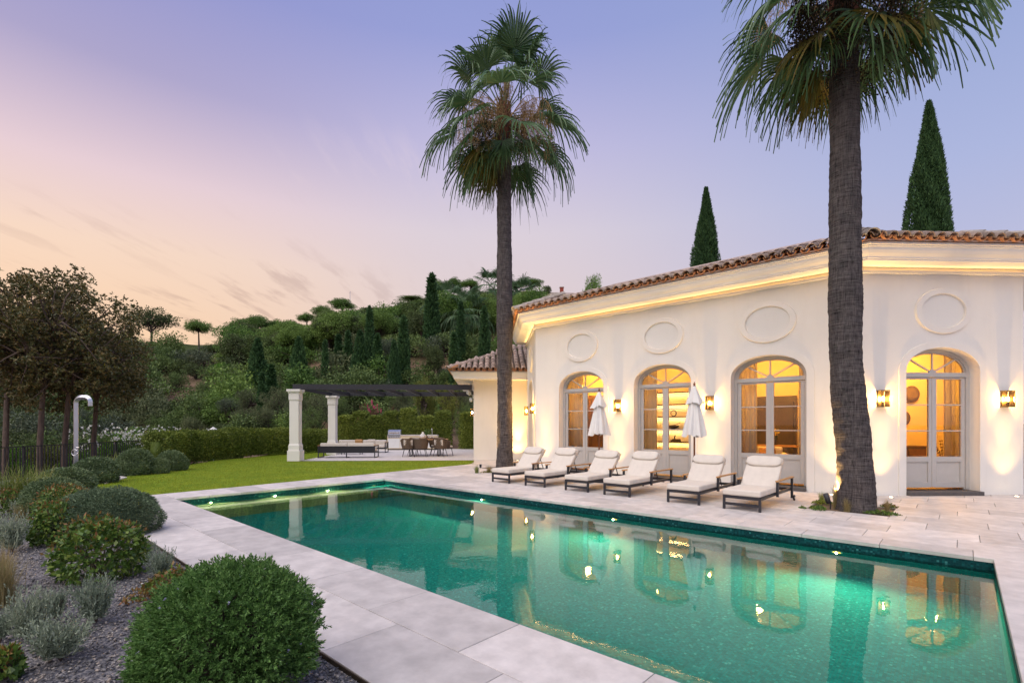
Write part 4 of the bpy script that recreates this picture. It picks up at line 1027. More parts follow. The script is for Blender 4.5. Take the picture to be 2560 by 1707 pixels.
# dining set
DT = etrans(1050, 1141) @ Matrix.Scale(1.18, 4)
t = thing('dining_table', 'wooden outdoor dining table with a black metal base', 'table', Mx=DT)
MB().box((.15, .55, .735), (2.0, .95, .04)).build('table_top', 'teak', t, bevel=.006)
for s_ in (-1, 1):
    f = MB(); x = .15 + s_ * .62
    f.bar((x, .15, .015), (x, .95, .015), .05, .03); f.bar((x, .18, .03), (x, .18, .715), .05, .04); f.bar((x, .92, .03), (x, .92, .715), .05, .04); f.build('leg_frame', 'charcoal', t)
def chair_proto():
    t = thing('dining_chair', '', 'chair')
    # tub shell of woven rope, open towards +y
    m = MB(); n = 22; lev = 9
    vs = []
    for j in range(lev + 1):
        u = j / lev
        for k in range(n + 1):
            a = R(-205) + R(230) * k / n
            drop = .16 * max(0, (abs(k / n - .5) * 2 - .45)) / .55
            z = .36 + (.42 - drop) * u; r_ = .245 + .055 * u + .008 * (1 if (j + k) % 2 else -1)
            vs.append((r_ * 1.04 * math.cos(a), r_ * math.sin(a), z))
    fs = [(j * (n + 1) + k, j * (n + 1) + k + 1, (j + 1) * (n + 1) + k + 1, (j + 1) * (n + 1) + k) for j in range(lev) for k in range(n)]
    m.add(vs, fs); o = m.build('woven_shell', 'wicker', t, True); s_ = o.modifiers.new('th', 'SOLIDIFY'); s_.thickness = .022
    for j in range(0, lev + 1):                                  # single ropes standing proud of the shell
        pts = [Vector(vs[j * (n + 1) + k]) * 1.0 for k in range(n + 1)]
        pts = [Vector((p_.x * 1.035, p_.y * 1.035, p_.z)) for p_ in pts]
        MB().tube(pts, .014 if j < lev else .02, 5).build('rope', 'wicker', t, True)
    MB().lathe([(.235, .33), (.245, .36)], 20).build('seat_pan', 'charcoal', t)
    MB().lathe([(.20, .37), (.225, .39), (.225, .43), (.20, .455), (.0, .46)], 20).build('seat_cushion', 'fabric', t, True)
    for sx_ in (-1, 1):
        for sy_ in (-1, 1): MB().tube([(sx_ * .17, sy_ * .17, .34), (sx_ * .25, sy_ * .24, 0)], [.014, .011], 7).build('leg', 'charcoal', t)
    return t
def bc(t):
    o = MB().box((0, 0, .16), (.40, .12, .30)).build('back_cushion', 'fabric', t, bevel=.055, seg=3); o.location = (0, -.17, .46); o.rotation_euler = (R(12), 0, 0)
cp = chair_proto()
ch = [((-.50, -.02), 8, 'woven chair with a back cushion at the left front of the dining table', True), ((.06, -.10), 0, 'woven chair seen squarely from behind at the near side of the dining table', False),
      ((.88, .05), -14, 'woven chair with cushions at the right front of the dining table', True), ((-.42, 1.2), 172, 'woven chair at the far left of the dining table', True), ((.55, 1.28), 182, 'woven chair at the far side of the dining table', False),
      ((1.15, .62), -86, 'woven chair at the right head of the dining table', True)]
for i, ((x, y), rz, lb, cu) in enumerate(ch):
    c = cp if i == 0 else copy_tree(cp)
    c.matrix_world = DT @ Matrix.Translation((x, y, 0)) @ Matrix.Rotation(R(rz), 4, 'Z'); tag(c, lb, 'chair', 'woven dining chairs')
    ch[i] = (c, cu)
for c, cu in ch:
    if cu: bc(c)
def onT(x, y): return DT @ Matrix.Translation((x, y, .756))
t = thing('table_vase', 'white vase with green sprigs on the dining table', 'vase', Mx=onT(.05, .55))
MB().lathe([(.07, 0), (.14, .06), (.15, .13), (.06, .24), (.04, .29), (.05, .31)], 16).build('vase', 'white', t, True)
MAT['sprig'] = leafmat('fresh_sprig_leaf', [(.06, .13, .03), (.10, .2, .05), (.13, .24, .07)])
t = thing('herb_pot', 'leafy green herb pot in the middle of the dining table', 'plant', Mx=onT(.20, .72))
MB().lathe([(.06, 0), (.08, .12), (.07, .12), (.06, .03)], 12).build('pot', 'clay', t)
sp = MB()
for k in range(70):
    a = random.uniform(0, 6.28); r_ = random.uniform(.02, .17); z = random.uniform(.14, .42); c_ = Vector((r_ * math.cos(a), r_ * math.sin(a), z)); d_ = Vector((math.cos(a), math.sin(a), .7)) * .07; s_ = Vector((-math.sin(a), math.cos(a), 0)) * .022
    sp.add([c_, c_ + d_ * .5 + s_, c_ + d_, c_ + d_ * .5 - s_], [(0, 1, 2, 3)])
sp.build('foliage', 'sprig', t); MB().tube([(0, 0, .08), (.02, .02, .35)], .008, 5).build('stem', 'gstem', t)
t = thing('serving_tray', 'dark tray with jars on the dining table', 'tray', Mx=onT(.42, .5))
MB().box((0, 0, .012), (.40, .25, .024)).build('tray', 'walnut', t)
for k in range(3): MB().lathe([(.03, .024), (.035, .08), (.03, .10)], 10, (-.1 + k * .1, 0, 0)).build('jar', 'steel', t, True)
# barbecue kitchen
KM = Matrix.Translation((*AT(968, 31.9), .004)) @ Matrix.Rotation(R(45), 4, 'Z')
KW = (1093 - 968) / F * 31.9
t = thing('barbecue_kitchen', 'pale outdoor kitchen counter with a steel barbecue by the hedge', 'kitchen', Mx=KM)
MB().box((KW / 2, .35, .50), (KW, .68, .84)).build('cabinet_body', 'room', t); MB().box((KW / 2, .35, .04), (KW - .1, .6, .08)).build('plinth', 'charcoal', t)
MB().box((KW / 2 + .42, .35, .95), (KW - .85, .74, .05)).build('counter_top', 'coping', t)
for k in range(4):
    o = MB().box((.42 + k * .8, .005, .44), (.76, .02, .62)).build('cabinet_door', 'white', t, bevel=.004)
gm = MB().box((.44, .33, .98), (.84, .68, .06)).build('grill_body', 'steel', t)
lid = MB().add([(0, 0, 0), (.80, 0, 0), (.80, .5, 0), (0, .5, 0), (0, .02, .20), (.80, .02, .20), (.80, .22, .30), (0, .22, .30), (.80, .5, .30), (0, .5, .30)],
               [(0, 1, 5, 4), (4, 5, 6, 7), (7, 6, 8, 9), (1, 2, 8, 6, 5), (0, 4, 7, 9, 3), (2, 3, 9, 8)]).build('grill_lid', 'steel', t); lid.location = (.04, .06, 1.01)
MB().bar((.12, -.0, 1.11), (.76, -.0, 1.11), .025, .025).build('lid_handle', 'teak', t)
MB().box((.44, -.012, .86), (.80, .02, .11)).build('control_panel', 'steel', t)
for k in range(5):
    a = MB().lathe([(.026, 0), (.026, .03), (.0, .032)], 12, caps=False); a.v = [(p_[0] + .14 + k * .15, -p_[2] - .022, p_[1] + .86) for p_ in a.v]; a.build('knob', 'chrome', t)
MB().tube([(KW - .4, .45, .97), (KW - .4, .45, 1.30), (KW - .4, .36, 1.40), (KW - .4, .22, 1.38), (KW - .4, .20, 1.30)], .016, 8).build('tap', 'chrome', t, True)
# flood lamps at the wing corner
t = thing('flood_lamp', 'white twin flood lamp with a motion sensor at the wing corner', 'flood lamp', Mx=WM @ Matrix.Translation((-.02, .45, 2.98)))
MB().box((-.02, 0, 0), (.05, .12, .16)).build('base', 'white', t)
a = MB().lathe([(.03, -.10), (.09, -.06), (.12, .08), (.11, .10), (.0, .10)], 16, caps=False).build('lamp_head', 'white', t, True); a.location = (-.20, -.05, .16); a.rotation_euler = (R(55), R(-40), 0)
a = MB().lathe([(.0, -.10), (.06, -.08), (.075, .0), (.06, .08), (.0, .10)], 14, caps=False).build('sensor', 'white', t, True); a.location = (-.12, -.05, -.16)
MB().tube([(-.03, 0, .05), (-.14, -.03, .12)], .018, 6).build('arm', 'white', t)

# ------------------------------------------------------------------ sun loungers
def lounger_proto():
    t = thing('sun_lounger', '', 'sun lounger')
    W_ = .70
    # local origin: front left foot; x across, y towards the house
    for x in (.022, W_ - .022):
        MB().box((x, .022, .135), (.044, .044, .27)).build('leg', 'charcoal', t, bevel=.003)
        MB().bar((x, .045, .245), (x, 2.10, .245), .044, .055).build('side_rail', 'charcoal', t)
    for y, z in ((.022, .245), (2.08, .245)): MB().bar((.044, y, z), (W_ - .044, y, z), .042, .055).build('cross_rail', 'charcoal', t)
    MB().bar((.044, .022, .11), (W_ - .044, .022, .11), .034, .05).build('front_stretcher', 'charcoal', t)
    for s_, x in ((-1, -.024), (1, W_ + .024)):
        MB().box((x, 1.00, .34), (.044, .05, .30)).build('arm_post', 'charcoal', t)
        MB().box((x, 2.09, .27), (.044, .05, .44)).build('rear_leg', 'charcoal', t)
        MB().box((x, 1.55, .505), (.062, 1.22, .030)).build('armrest', 'teak', t, bevel=.008)
        a = MB().lathe([(.0, -.016), (.055, -.016), (.062, -.006), (.062, .006), (.055, .016), (.0, .016)], 18, caps=False); a.v = [(p_[2], p_[0], p_[1]) for p_ in a.v]
        wv_ = a.build('wheel', 'black', t, True); wv_.location = (x + .042 * s_, 2.10, .062)
        a = MB().lathe([(.0, -.02), (.028, -.02), (.028, .02), (.0, .02)], 12, caps=False); a.v = [(p_[2], p_[0], p_[1]) for p_ in a.v]; a.build('hub', 'steel', wv_)
    # seat cushion, back cushion with hinge strut, head pillow
    MB().box((W_ / 2, .53, .335), (W_ + .0, 1.10, .118)).build('seat_cushion', 'fabric', t, bevel=.032, seg=4)
    bk = bpy.data.objects.new('back_pivot', None)
    T = Matrix.Translation((0, 1.04, .335)) @ Matrix.Rotation(R(47), 4, 'X')
    o = MB().box((W_ / 2, .38, .0), (W_, .78, .115)).build('back_cushion', 'fabric', t, bevel=.03, seg=4); o.matrix_local = T
    o = MB().box((W_ / 2, .42, -.072), (W_ - .06, .76, .022)).build('back_frame', 'charcoal', t); o.matrix_local = T
    pm = MB(); n = 14; vs = []; fs = []
    for k in range(13):
        u = k / 12; sq = .55 + .45 * (1 - abs(2 * u - 1) ** 6); x = .012 + (W_ - .024) * u
        for j in range(n):
            a = 2 * math.pi * j / n; vs.append((x, .655 + .135 * sq * math.copysign(abs(math.cos(a)) ** .8, math.cos(a)), 0.088 + .040 * sq * math.copysign(abs(math.sin(a)) ** .8, math.sin(a)) - .012 * math.cos(math.pi * (u - .5)) ))
    for k in range(12):
        for j in range(n): fs.append((k * n + j, k * n + (j + 1) % n, (k + 1) * n + (j + 1) % n, (k + 1) * n + j))
    fs += [tuple(range(n)), tuple(12 * n + j for j in range(n))][::-1]
    pm.add(vs, fs); o = pm.build('head_pillow', 'fabric', t, True); o.matrix_local = T
    stp = MB()
    for x in (-.004, W_ + .004): stp.add([(x, .56, .085), (x, .62, .085), (x, .66, -.06), (x, .62, -.06)], [(0, 1, 2, 3)])
    q = stp.build('strap', 'fabric', o)
    q = T @ Vector((0, .55, -.07))
    for x in (.14, W_ - .14): MB().bar((x, q.y, q.z), (x, q.y + .22, .25), .018, .018).build('strut', 'charcoal', t)
    MB().bar((.10, 1.95, .18), (W_ - .10, 1.95, .18), .02, .02).build('ratchet_bar', 'charcoal', t)
    for k in range(9): MB().box((W_ / 2, .12 + k * .115, .266), (W_ - .09, .055, .012)).build('slat', 'charcoal', t)
    return t
lq = lounger_proto()
lx = [(-10.04, 10.14, -1), (-8.76, 10.11, 0), (-7.39, 10.07, .5), (-6.25, 10.05, 0), (-4.65, 10.0, .6), (-3.48, 9.97, -.6)]
ln_ = ['leftmost cream sun lounger, nearest the far palm', 'second cream sun lounger from the left, left of the first parasol', 'third cream sun lounger, just right of the left parasol', 'fourth cream sun lounger, in front of the shelf door',
       'fifth cream sun lounger, just right of the right parasol', 'rightmost cream sun lounger with its wheel showing, nearest the viewer']
for i, (x, y, rz) in enumerate(lx):
    t = lq if i == 0 else copy_tree(lq)
    t.location = (x, y, .001); t.rotation_euler = (0, 0, R(rz))
    da_ = R((0, 1.6, -1.2, .7, -1.8, 1.0)[i]); H_ = Matrix.Translation((0, 1.04, .335))
    bpy.context.view_layer.update()
    for c_ in t.children:
        if c_.name.split('.')[0] in ('back_cushion', 'back_frame', 'head_pillow'): c_.matrix_local = H_ @ Matrix.Rotation(da_, 4, 'X') @ H_.inverted() @ c_.matrix_local
    tag(t, ln_[i], 'sun lounger', 'sun loungers in a row by the pool')

# ------------------------------------------------------------------ closed parasols
def parasol(loc, label, seed, top=2.60):
    rng = random.Random(seed)
    t = thing('parasol', label, 'parasol', loc, rng.uniform(0, 6), group='closed white parasols')
    MB().lathe([(.0, .0), (.24, .0), (.24, .05), (.05, .065), (.045, .30), (.0, .30)], 20, caps=False).build('base', 'charcoal', t)
    MB().tube([(0, 0, .06), (0, 0, top - .02)], .022, 10).build('pole', 'pole', t, True)
    MB().lathe([(.0, 0), (.03, .005), (.03, .03), (.018, .04), (.032, .06), (.02, .085), (.008, .095), (.012, .115), (.0, .125)], 12, (0, 0, top - .02), caps=False).build('finial', 'pole', t, True)
    def skirt(z0, z1, r0, r1, lobes, amp, n=96, lev=16, ph=0):
        m = MB(); vs = []; fs = []
        for j in range(lev + 1):
            u = j / lev; z = z1 + (z0 - z1) * u; r_ = r1 + (r0 - r1) * (u ** .85)
            for k in range(n):
                a = 2 * math.pi * k / n
                f_ = 1 + amp * u * (math.sin(lobes * a + ph + .5 * math.sin(3 * a)) + .35 * math.sin((2 * lobes + 1) * a + 3 * u + ph)) 
                f_ *= 1 + .05 * math.sin(2 * a + seed) * u
                vs.append((r_ * f_ * math.cos(a), r_ * f_ * math.sin(a), z + (.018 * math.sin(lobes * a + 1 + ph) + .03 * math.sin(3 * a + seed) + .012 * math.sin(13 * a)) * u ** 4))
        for j in range(lev):
            for k in range(n): fs.append((j * n + k, (j + 1) * n + k, (j + 1) * n + (k + 1) % n, j * n + (k + 1) % n))
        m.add(vs, fs); return m
    skirt(1.36, top - .04, .285, .035, 8, .16).build('canopy', 'canvas', t, True)
    skirt(top - .46, top - .01, .205, .03, 4, .22, ph=1.0).build('vent_cape', 'canvas', t, True)
    st = MB().tube([(.21 * math.cos(a), .21 * math.sin(a), 1.95) for a in np.linspace(0, 2 * math.pi, 25)], .008, 5)
    return t
parasol((-7.72, 12.19, 0), 'closed white parasol on a wooden pole, left one, in front of the left arched door', 1)
parasol((-5.0, 12.33, 0), 'closed white parasol on a wooden pole, right one, beside the shelf door', 5, 2.63)

# ------------------------------------------------------------------ garden shower, railing, odd things on the hill
sx0 = G(190, 1201)
t = thing('garden_shower', 'tall brushed steel garden shower with a hooked top', 'shower', (*sx0, 0)); t.rotation_euler = (0, 0, math.atan2(SA, CA))
pts = [(0, 0, 0), (0, 0, 2.28)] + [(.17 - .17 * math.cos(a), 0, 2.28 + .17 * math.sin(a)) for a in np.linspace(.2, math.pi / 2, 7)] + [(.26, 0, 2.45)] + [(.28 + .14 * math.sin(a), 0, 2.31 + .14 * math.cos(a)) for a in np.linspace(.2, math.pi / 2, 6)] + [(.42, 0, 2.19)]
m = MB()
for a, b_ in zip(pts[:-1], pts[1:]):
    pass
m.tube(pts, .075, 4); 
ms = m.build('column', 'steel', t, False); ms.rotation_euler = (0, 0, 0)
add_bevel(ms, .008, 2)
MB().lathe([(.13, 0), (.13, .012), (.0, .012)], 20, caps=False).build('foot_plate', 'steel', t)
MB().tube([(.05, -.04, .98), (.13, -.05, .98)], .014, 8).build('tap', 'chrome', t)
MB().tube([(.05 + .09 * math.cos(a) - .03, -.07, .83 + .09 * math.sin(a)) for a in np.linspace(0, 2 * math.pi, 17)], .010, 6).build('hose_loop', 'chrome', t, True)
# small paving slab by the shower
sb = MB().prism([G(262, 1209), G(318, 1193), G(300, 1190), G(252, 1197)], -.03, .012).build('shower_slab', 'coping'); tag(sb, 'small pale paving slab beside the dark ball shrub at the lawn edge', 'paving slab')
# railing
ra, rb = Vector((*CW(-14.2, 12.6), 0)), Vector((*CW(-15.12, 20.3), 0))
rl = thing('railing', 'black metal garden railing with upright bars below the brown trees', 'railing', ra)
rd = rb - ra; rn = rd.normalized(); RL = rd.length
MB().bar((0, 0, 1.0), rd + Vector((0, 0, 1.0)), .045, .03).build('top_rail', 'black', rl); MB().bar((0, 0, .10), rd + Vector((0, 0, .10)), .03, .03).build('bottom_rail', 'black', rl)
bm_ = MB().box((0, 0, .545), (.022, .022, .86)).mesh('baluster', 'black'); pm_ = MB().box((0, 0, .49), (.06, .06, 1.0)).mesh('post', 'black')
n = int(RL / .125)
for k in range(n + 1):
    p_ = rn * (k * RL / n); post = k % 16 == 0
    child('post' if post else 'baluster', pm_ if post else bm_, rl, p_, (0, 0, R(45)))

# ------------------------------------------------------------------ foliage builders
RNG = np.random.default_rng(11)
def unit(v): return v / np.maximum(np.linalg.norm(v, axis=1, keepdims=True), 1e-6)
def leaf_quads(p, d, ln, wd, rng, roll=None):
    """diamond leaves: base p, axis d, length, width"""
    n = len(p); r = rng.normal(size=(n, 3)); s = unit(np.cross(d, r))
    ln = np.broadcast_to(np.asarray(ln, float), (n,))[:, None]; wd = np.broadcast_to(np.asarray(wd, float), (n,))[:, None]
    m = p + d * ln * .45
    v = np.stack([p, m + s * wd / 2, p + d * ln, m - s * wd / 2], 1).reshape(-1, 3)
    f = np.arange(4 * n).reshape(-1, 4)
    return v, f
def rand_sphere(n, rng): return unit(rng.normal(size=(n, 3)))
def clump_leaves(cs, rs, per, ln, wd, rng, flat=.8, out=.7, upb=.25):
    P = []; D = []
    for c, r in zip(cs, rs):
        k = max(6, int(per * r * r))
        u = rand_sphere(k, rng); rr = r * rng.uniform(.45, 1.0, k)[:, None]
        q = u * rr; q[:, 2] *= flat
        d = unit(u * out + rng.normal(size=(k, 3)) * .55 + np.array([0, 0, upb]))
        P.append(np.asarray(c) + q); D.append(d)
    P = np.concatenate(P); D = np.concatenate(D); n = len(P)
    return leaf_quads(P, D, ln * rng.uniform(.7, 1.3, n), wd * rng.uniform(.7, 1.3, n), rng)
def limbs(cs, trunk, r0, rng, mb, fork=.5):
    """one limb from the trunk top region to every clump"""
    for c in cs:
        c = Vector(c); t = rng.uniform(fork, 1.0); b = trunk(t); md = b.lerp(c, .5) + Vector(rng.normal(0, .12 * (c - b).length, 3)) + Vector((0, 0, .05 * (c - b).length))
        rr = r0 * rng.uniform(.18, .34); mb.tube([b, md, b.lerp(c, .92)], [rr, rr * .7, rr * .3], 5, False)
def crown_centers(n, rad, cz, rng, shell=(.5, .9), low=-.5):
    out = []
    while len(out) < n:
        u = rand_sphere(1, rng)[0]
        if u[2] < low: continue
        s = rng.uniform(*shell); out.append((u[0] * rad[0] * s, u[1] * rad[1] * s, cz + u[2] * rad[2] * s))
    return out
LM = {}
LM['pine'] = leafmat('pine_needles', [(.059, .123, .034), (.123, .232, .049), (.204, .327, .076)], .6, .18)
LM['pinelight'] = leafmat('light_pine_needles', [(.086, .147, .038), (.173, .282, .061), (.270, .393, .098)], .6, .2)
LM['cypress'] = leafmat('cypress_sprays', [(.029, .070, .029), (.059, .131, .049), (.102, .197, .066)], .7, .12)
LM['oak'] = leafmat('dark_oak_leaves', [(.041, .064, .022), (.075, .109, .037), (.116, .150, .056)], .6, .15)
LM['bright'] = leafmat('bright_green_leaves', [(.057, .149, .014), (.098, .230, .023), (.149, .299, .034)], .55, .25)
LM['shrub'] = leafmat('scrub_leaves', [(.069, .111, .035), (.122, .190, .058), (.208, .281, .088)], .6, .18)
LM['grey'] = leafmat('grey_green_leaves', [(.062, .088, .056), (.106, .138, .088), (.163, .194, .125)], .6, .18)
LM['olive'] = leafmat('olive_leaves', [(.073, .101, .046), (.130, .162, .073), (.211, .235, .114)], .6, .18)
LM['yellow'] = leafmat('yellow_green_leaves', [(.096, .120, .024), (.168, .192, .036), (.252, .264, .060)], .6, .22)
LM['red'] = leafmat('reddish_leaves', [(.070, .063, .028), (.140, .063, .042), (.196, .112, .063), (.084, .098, .035)], .6, .18)
LM['brown'] = leafmat('magnolia_leaves', [(.055, .070, .026), (.091, .104, .035), (.130, .124, .044), (.176, .140, .052), (.247, .169, .065)], .42, .12, .35)
LM['hedge'] = leafmat('hedge_leaves', [(.076, .114, .018), (.137, .191, .030), (.228, .282, .052), (.304, .349, .076)], .55, .2)
LM['boxball'] = leafmat('dark_ball_leaves', [(.089, .131, .061), (.154, .218, .097), (.251, .325, .158)], .5, .12, .35)
LM['rosemary'] = leafmat('rosemary_leaves', [(.039, .094, .023), (.078, .169, .042), (.130, .260, .065), (.195, .338, .104)], .5, .2)
LM['teucrium'] = leafmat('grey_rosemary_leaves', [(.070, .110, .064), (.116, .170, .096), (.190, .260, .150)], .6, .15)
LM['viburnum'] = leafmat('viburnum_leaves', [(.043, .086, .019), (.077, .155, .028), (.136, .232, .038), (.193, .251, .048)], .4, .15, .4)
LM['vibtip'] = leafmat('reddish_new_leaves', [(.184, .115, .029), (.276, .149, .046), (.149, .138, .023), (.322, .127, .057)], .45, .2, .35)
LM['lavender'] = leafmat('silver_leaves', [(.177, .221, .160), (.265, .319, .230), (.389, .442, .337)], .7, .15)
LM['grassy'] = leafmat('grass_blades', [(.104, .156, .026), (.169, .234, .046), (.260, .312, .078), (.390, .364, .130)], .5, .25)
LM['straw'] = leafmat('dry_grass', [(.24, .19, .08), (.36, .28, .13), (.48, .38, .2), (.18, .20, .06)], .6, .25)
LM['lawnblade'] = leafmat('lawn_blades', [(.12, .17, .010), (.20, .25, .016), (.28, .32, .03), (.36, .36, .05)], .6, .25)
LM['white_fl'] = leafmat('white_petals', [(.7, .7, .68), (.8, .78, .74)], .6, .2)
LM['lilac_fl'] = leafmat('lilac_petals', [(.42, .40, .66), (.55, .52, .75)], .6, .2)
LM['pink_fl'] = leafmat('pink_petals', [(.55, .08, .16), (.62, .16, .22)], .6, .2)
LM['palm'] = leafmat('palm_fan', [(.053, .116, .053), (.091, .172, .074), (.143, .232, .101)], .42, .2, .4, .25)
LM['palmold'] = leafmat('old_palm_fan', [(.072, .084, .019), (.132, .120, .026), (.204, .156, .042)], .5, .22, .3, .25)
LM['straws'] = leafmat('dry_flower_stalks', [(.256, .160, .080), (.416, .272, .136), (.576, .400, .208)], .8, .1)
LM['fruit'] = leafmat('dark_palm_fruit', [(.012, .010, .008), (.03, .022, .012), (.07, .045, .02)], .6, .05)
PROTO = {}
def proto(key, leaves, wood=None, lm='shrub', extra=None):
    PROTO[key] = dict(crown=npmesh('crown', *leaves, LM[lm]), trunk=wood.mesh('trunk', 'darkbark', True) if wood else None, extra=extra)
def t_line(pts):
    pts = [Vector(p) for p in pts]
    def f(t):
        x = t * (len(pts) - 1); i = min(int(x), len(pts) - 2); return pts[i].lerp(pts[i + 1], x - i)
    return f
def make_pine(key, H, rad, cz, n, rcl, seed, lm='pine', fork=.72, per=120, ln=.34, wd=.12, lowest=-.35):
    rng = np.random.default_rng(seed); tr = t_line([(0, 0, -1), (.12, .05, H * .3), (.05, -.1, H * .58), (.1, 0, cz)])
    cs = crown_centers(n, rad, cz, rng, (.35, .88), lowest); rs = rng.uniform(.75, 1.25, n) * rcl
    w_ = MB(); w_.tube([tr(t) for t in np.linspace(0, 1, 8)], list(np.linspace(.24, .10, 8)), 7, False); limbs(cs, tr, .28, rng, w_, fork)
    proto(key, clump_leaves(cs, rs, per, ln, wd, rng, .72, .6, .35), w_, lm)
make_pine('pine_umbrella', 9, (3.8, 3.8, 2.2), 6.5, 64, .9, 1, 'pinelight', lowest=-.3)
make_pine('pine_round', 10, (3.8, 3.8, 4.3), 5.5, 84, 1.05, 2, 'pinelight', .2, lowest=-.85)
make_pine('pine_tall', 11, (2.9, 2.9, 3.6), 7.2, 64, .95, 3, 'pine', .4, lowest=-.7)
make_pine('pine_wide', 9.5, (4.5, 4.2, 3.2), 6.2, 78, 1.05, 4, 'pine', .4, lowest=-.6)
make_pine('oak', 9.4, (5.6, 5.4, 3.5), 5.5, 92, .85, 5, 'oak', .30, per=62, ln=.34, wd=.2, lowest=-.45)
make_pine('olive_tree', 5, (2.6, 2.6, 1.9), 3.0, 46, .62, 6, 'olive', .25, per=420, ln=.15, wd=.055, lowest=-.7)
make_pine('leafy_tree', 5.5, (2.6, 2.6, 2.2), 3.3, 46, .65, 7, 'bright', .3, per=400, ln=.16, wd=.10, lowest=-.8)
def bush_proto(key, seed, n=26, lm='shrub', ln=.125, wd=.07, per=620, rad=(1.5, 1.5, 1.25), rcl=.5):
    rng = np.random.default_rng(seed); cs = [(x, y, max(.15, z)) for x, y, z in crown_centers(n, rad, .55, rng, (.35, .85), -.35)]
    w_ = MB(); limbs(cs, t_line([(0, 0, -.4), (0, 0, .5)]), .16, rng, w_, .3)
    proto(key, clump_leaves(cs, rng.uniform(.75, 1.2, n) * rcl, per, ln, wd, rng, .85, .7, .25), w_, lm)
bush_proto('bush_a', 21); bush_proto('bush_b', 22, n=24, rad=(1.9, 1.6, 1.0), ln=.12, wd=.06); bush_proto('bush_c', 23, n=32, rad=(1.3, 1.3, 1.6), ln=.115, wd=.07)
def cyp_proto(key, seed, H, rm, n, ln, wd, k=1.0, lump=.16):
    rng = np.random.default_rng(seed); t = rng.random(n) ** .8
    prof = np.interp(t, [0, .06, .25, .55, .8, .93, 1], [.45, .8, 1.0, .84, .46, .17, .01]) * rm
    a = rng.random(n) * 6.283
    lmp = 1 + lump * np.sin(a * 3 + t * 19 + seed) * np.sin(t * 31 + a * 2) + lump * .6 * np.sin(a * 7 + t * 53)
    r = prof * lmp * rng.uniform(.80, 1.04, n)
    P = np.stack([r * np.cos(a), r * np.sin(a), t * H], 1)
    D = unit(np.stack([np.cos(a) * .5, np.sin(a) * .5, np.full(n, .95)], 1) + rng.normal(size=(n, 3)) * .28)
    v, f = leaf_quads(P, D, ln * rng.uniform(.7, 1.3, n), wd * rng.uniform(.7, 1.3, n), rng)
    w_ = MB(); w_.tube([(0, 0, -1.0), (0, 0, H * .4), (0, 0, H * .94)], [.16, .12, .02], 7, False)
    # dense inner sprays
    n2 = n // 3; t = rng.random(n2); a = rng.random(n2) * 6.283; r = np.interp(t, [0, .06, .25, .55, .8, .93, 1], [.45, .8, 1.0, .84, .46, .17, .01]) * rm * rng.uniform(.35, .75, n2)
    P = np.stack([r * np.cos(a), r * np.sin(a), t * H * .98], 1); v2, f2 = leaf_quads(P, unit(rng.normal(size=(n2, 3))), ln * 1.6, wd * 2.2, rng)
    proto(key, (np.concatenate([v, v2]), np.concatenate([f, f2 + len(v)])), w_, 'cypress')
cyp_proto('cyp_a', 31, 12, .95, 3600, .55, .17); cyp_proto('cyp_b', 32, 12, .75, 3000, .5, .16); cyp_proto('cyp_c', 33, 10, 1.5, 4200, .5, .18, lump=.28)
cyp_proto('cyp_near', 34, 15, 1.20, 46000, .15, .045, lump=.2)
cyp_proto('cyp_near2', 35, 15, 1.20, 46000, .14, .045, lump=.2)
GROUPS = {}
def plant(key, name, desc, cat, loc, sc, rz=None, lm=None, group=None, px=None, label=None, z=None):
    pr = PROTO[key]; rz = random.uniform(0, 6.28) if rz is None else rz
    t = thing(name, label or desc, cat, loc, rz, group); t.scale = sc if isinstance(sc, tuple) else (sc, sc, sc)
    c = child('crown', pr['crown'], t)
    if lm: c.material_slots[0].link = 'OBJECT'; c.material_slots[0].material = LM[lm]
    if pr['trunk']: child('trunk', pr['trunk'], t)
    if group and label is None: GROUPS.setdefault((group, desc), []).append((px if px is not None else 0, t))
    return t
HEI = dict(pine_umbrella=8.9, pine_round=9.8, pine_tall=10.9, pine_wide=9.5, oak=9.2, olive_tree=5.0, leafy_tree=5.7, bush_a=2.0, bush_b=1.75, bush_c=2.35, cyp_a=12.3, cyp_b=12.3, cyp_c=10.3, cyp_near=15, cyp_near2=15)
WID = dict(pine_umbrella=9.0, pine_round=8.6, pine_tall=7.0, pine_wide=10, oak=12, olive_tree=6.0, leafy_tree=6.0, bush_a=3.4, bush_b=4.0, bush_c=3.0, cyp_a=2.1, cyp_b=1.7, cyp_c=3.3, cyp_near=2.5, cyp_near2=2.5)
def hill(key, name, desc, cat, px, ytop, Y, wpx, group, lm=None, label=None, zb=None):
    X = (px - 1280) / F * Y; z = terr(X, Y) - .1 if zb is None else zb
    hgt = max(.8, ZT(ytop, Y) - z); wdt = wpx / F * Y
    s = wdt / WID[key]
    return plant(key, name, desc, cat, (*CW(X, Y), z), (s, s, hgt / HEI[key]), None, lm, group, px, label)
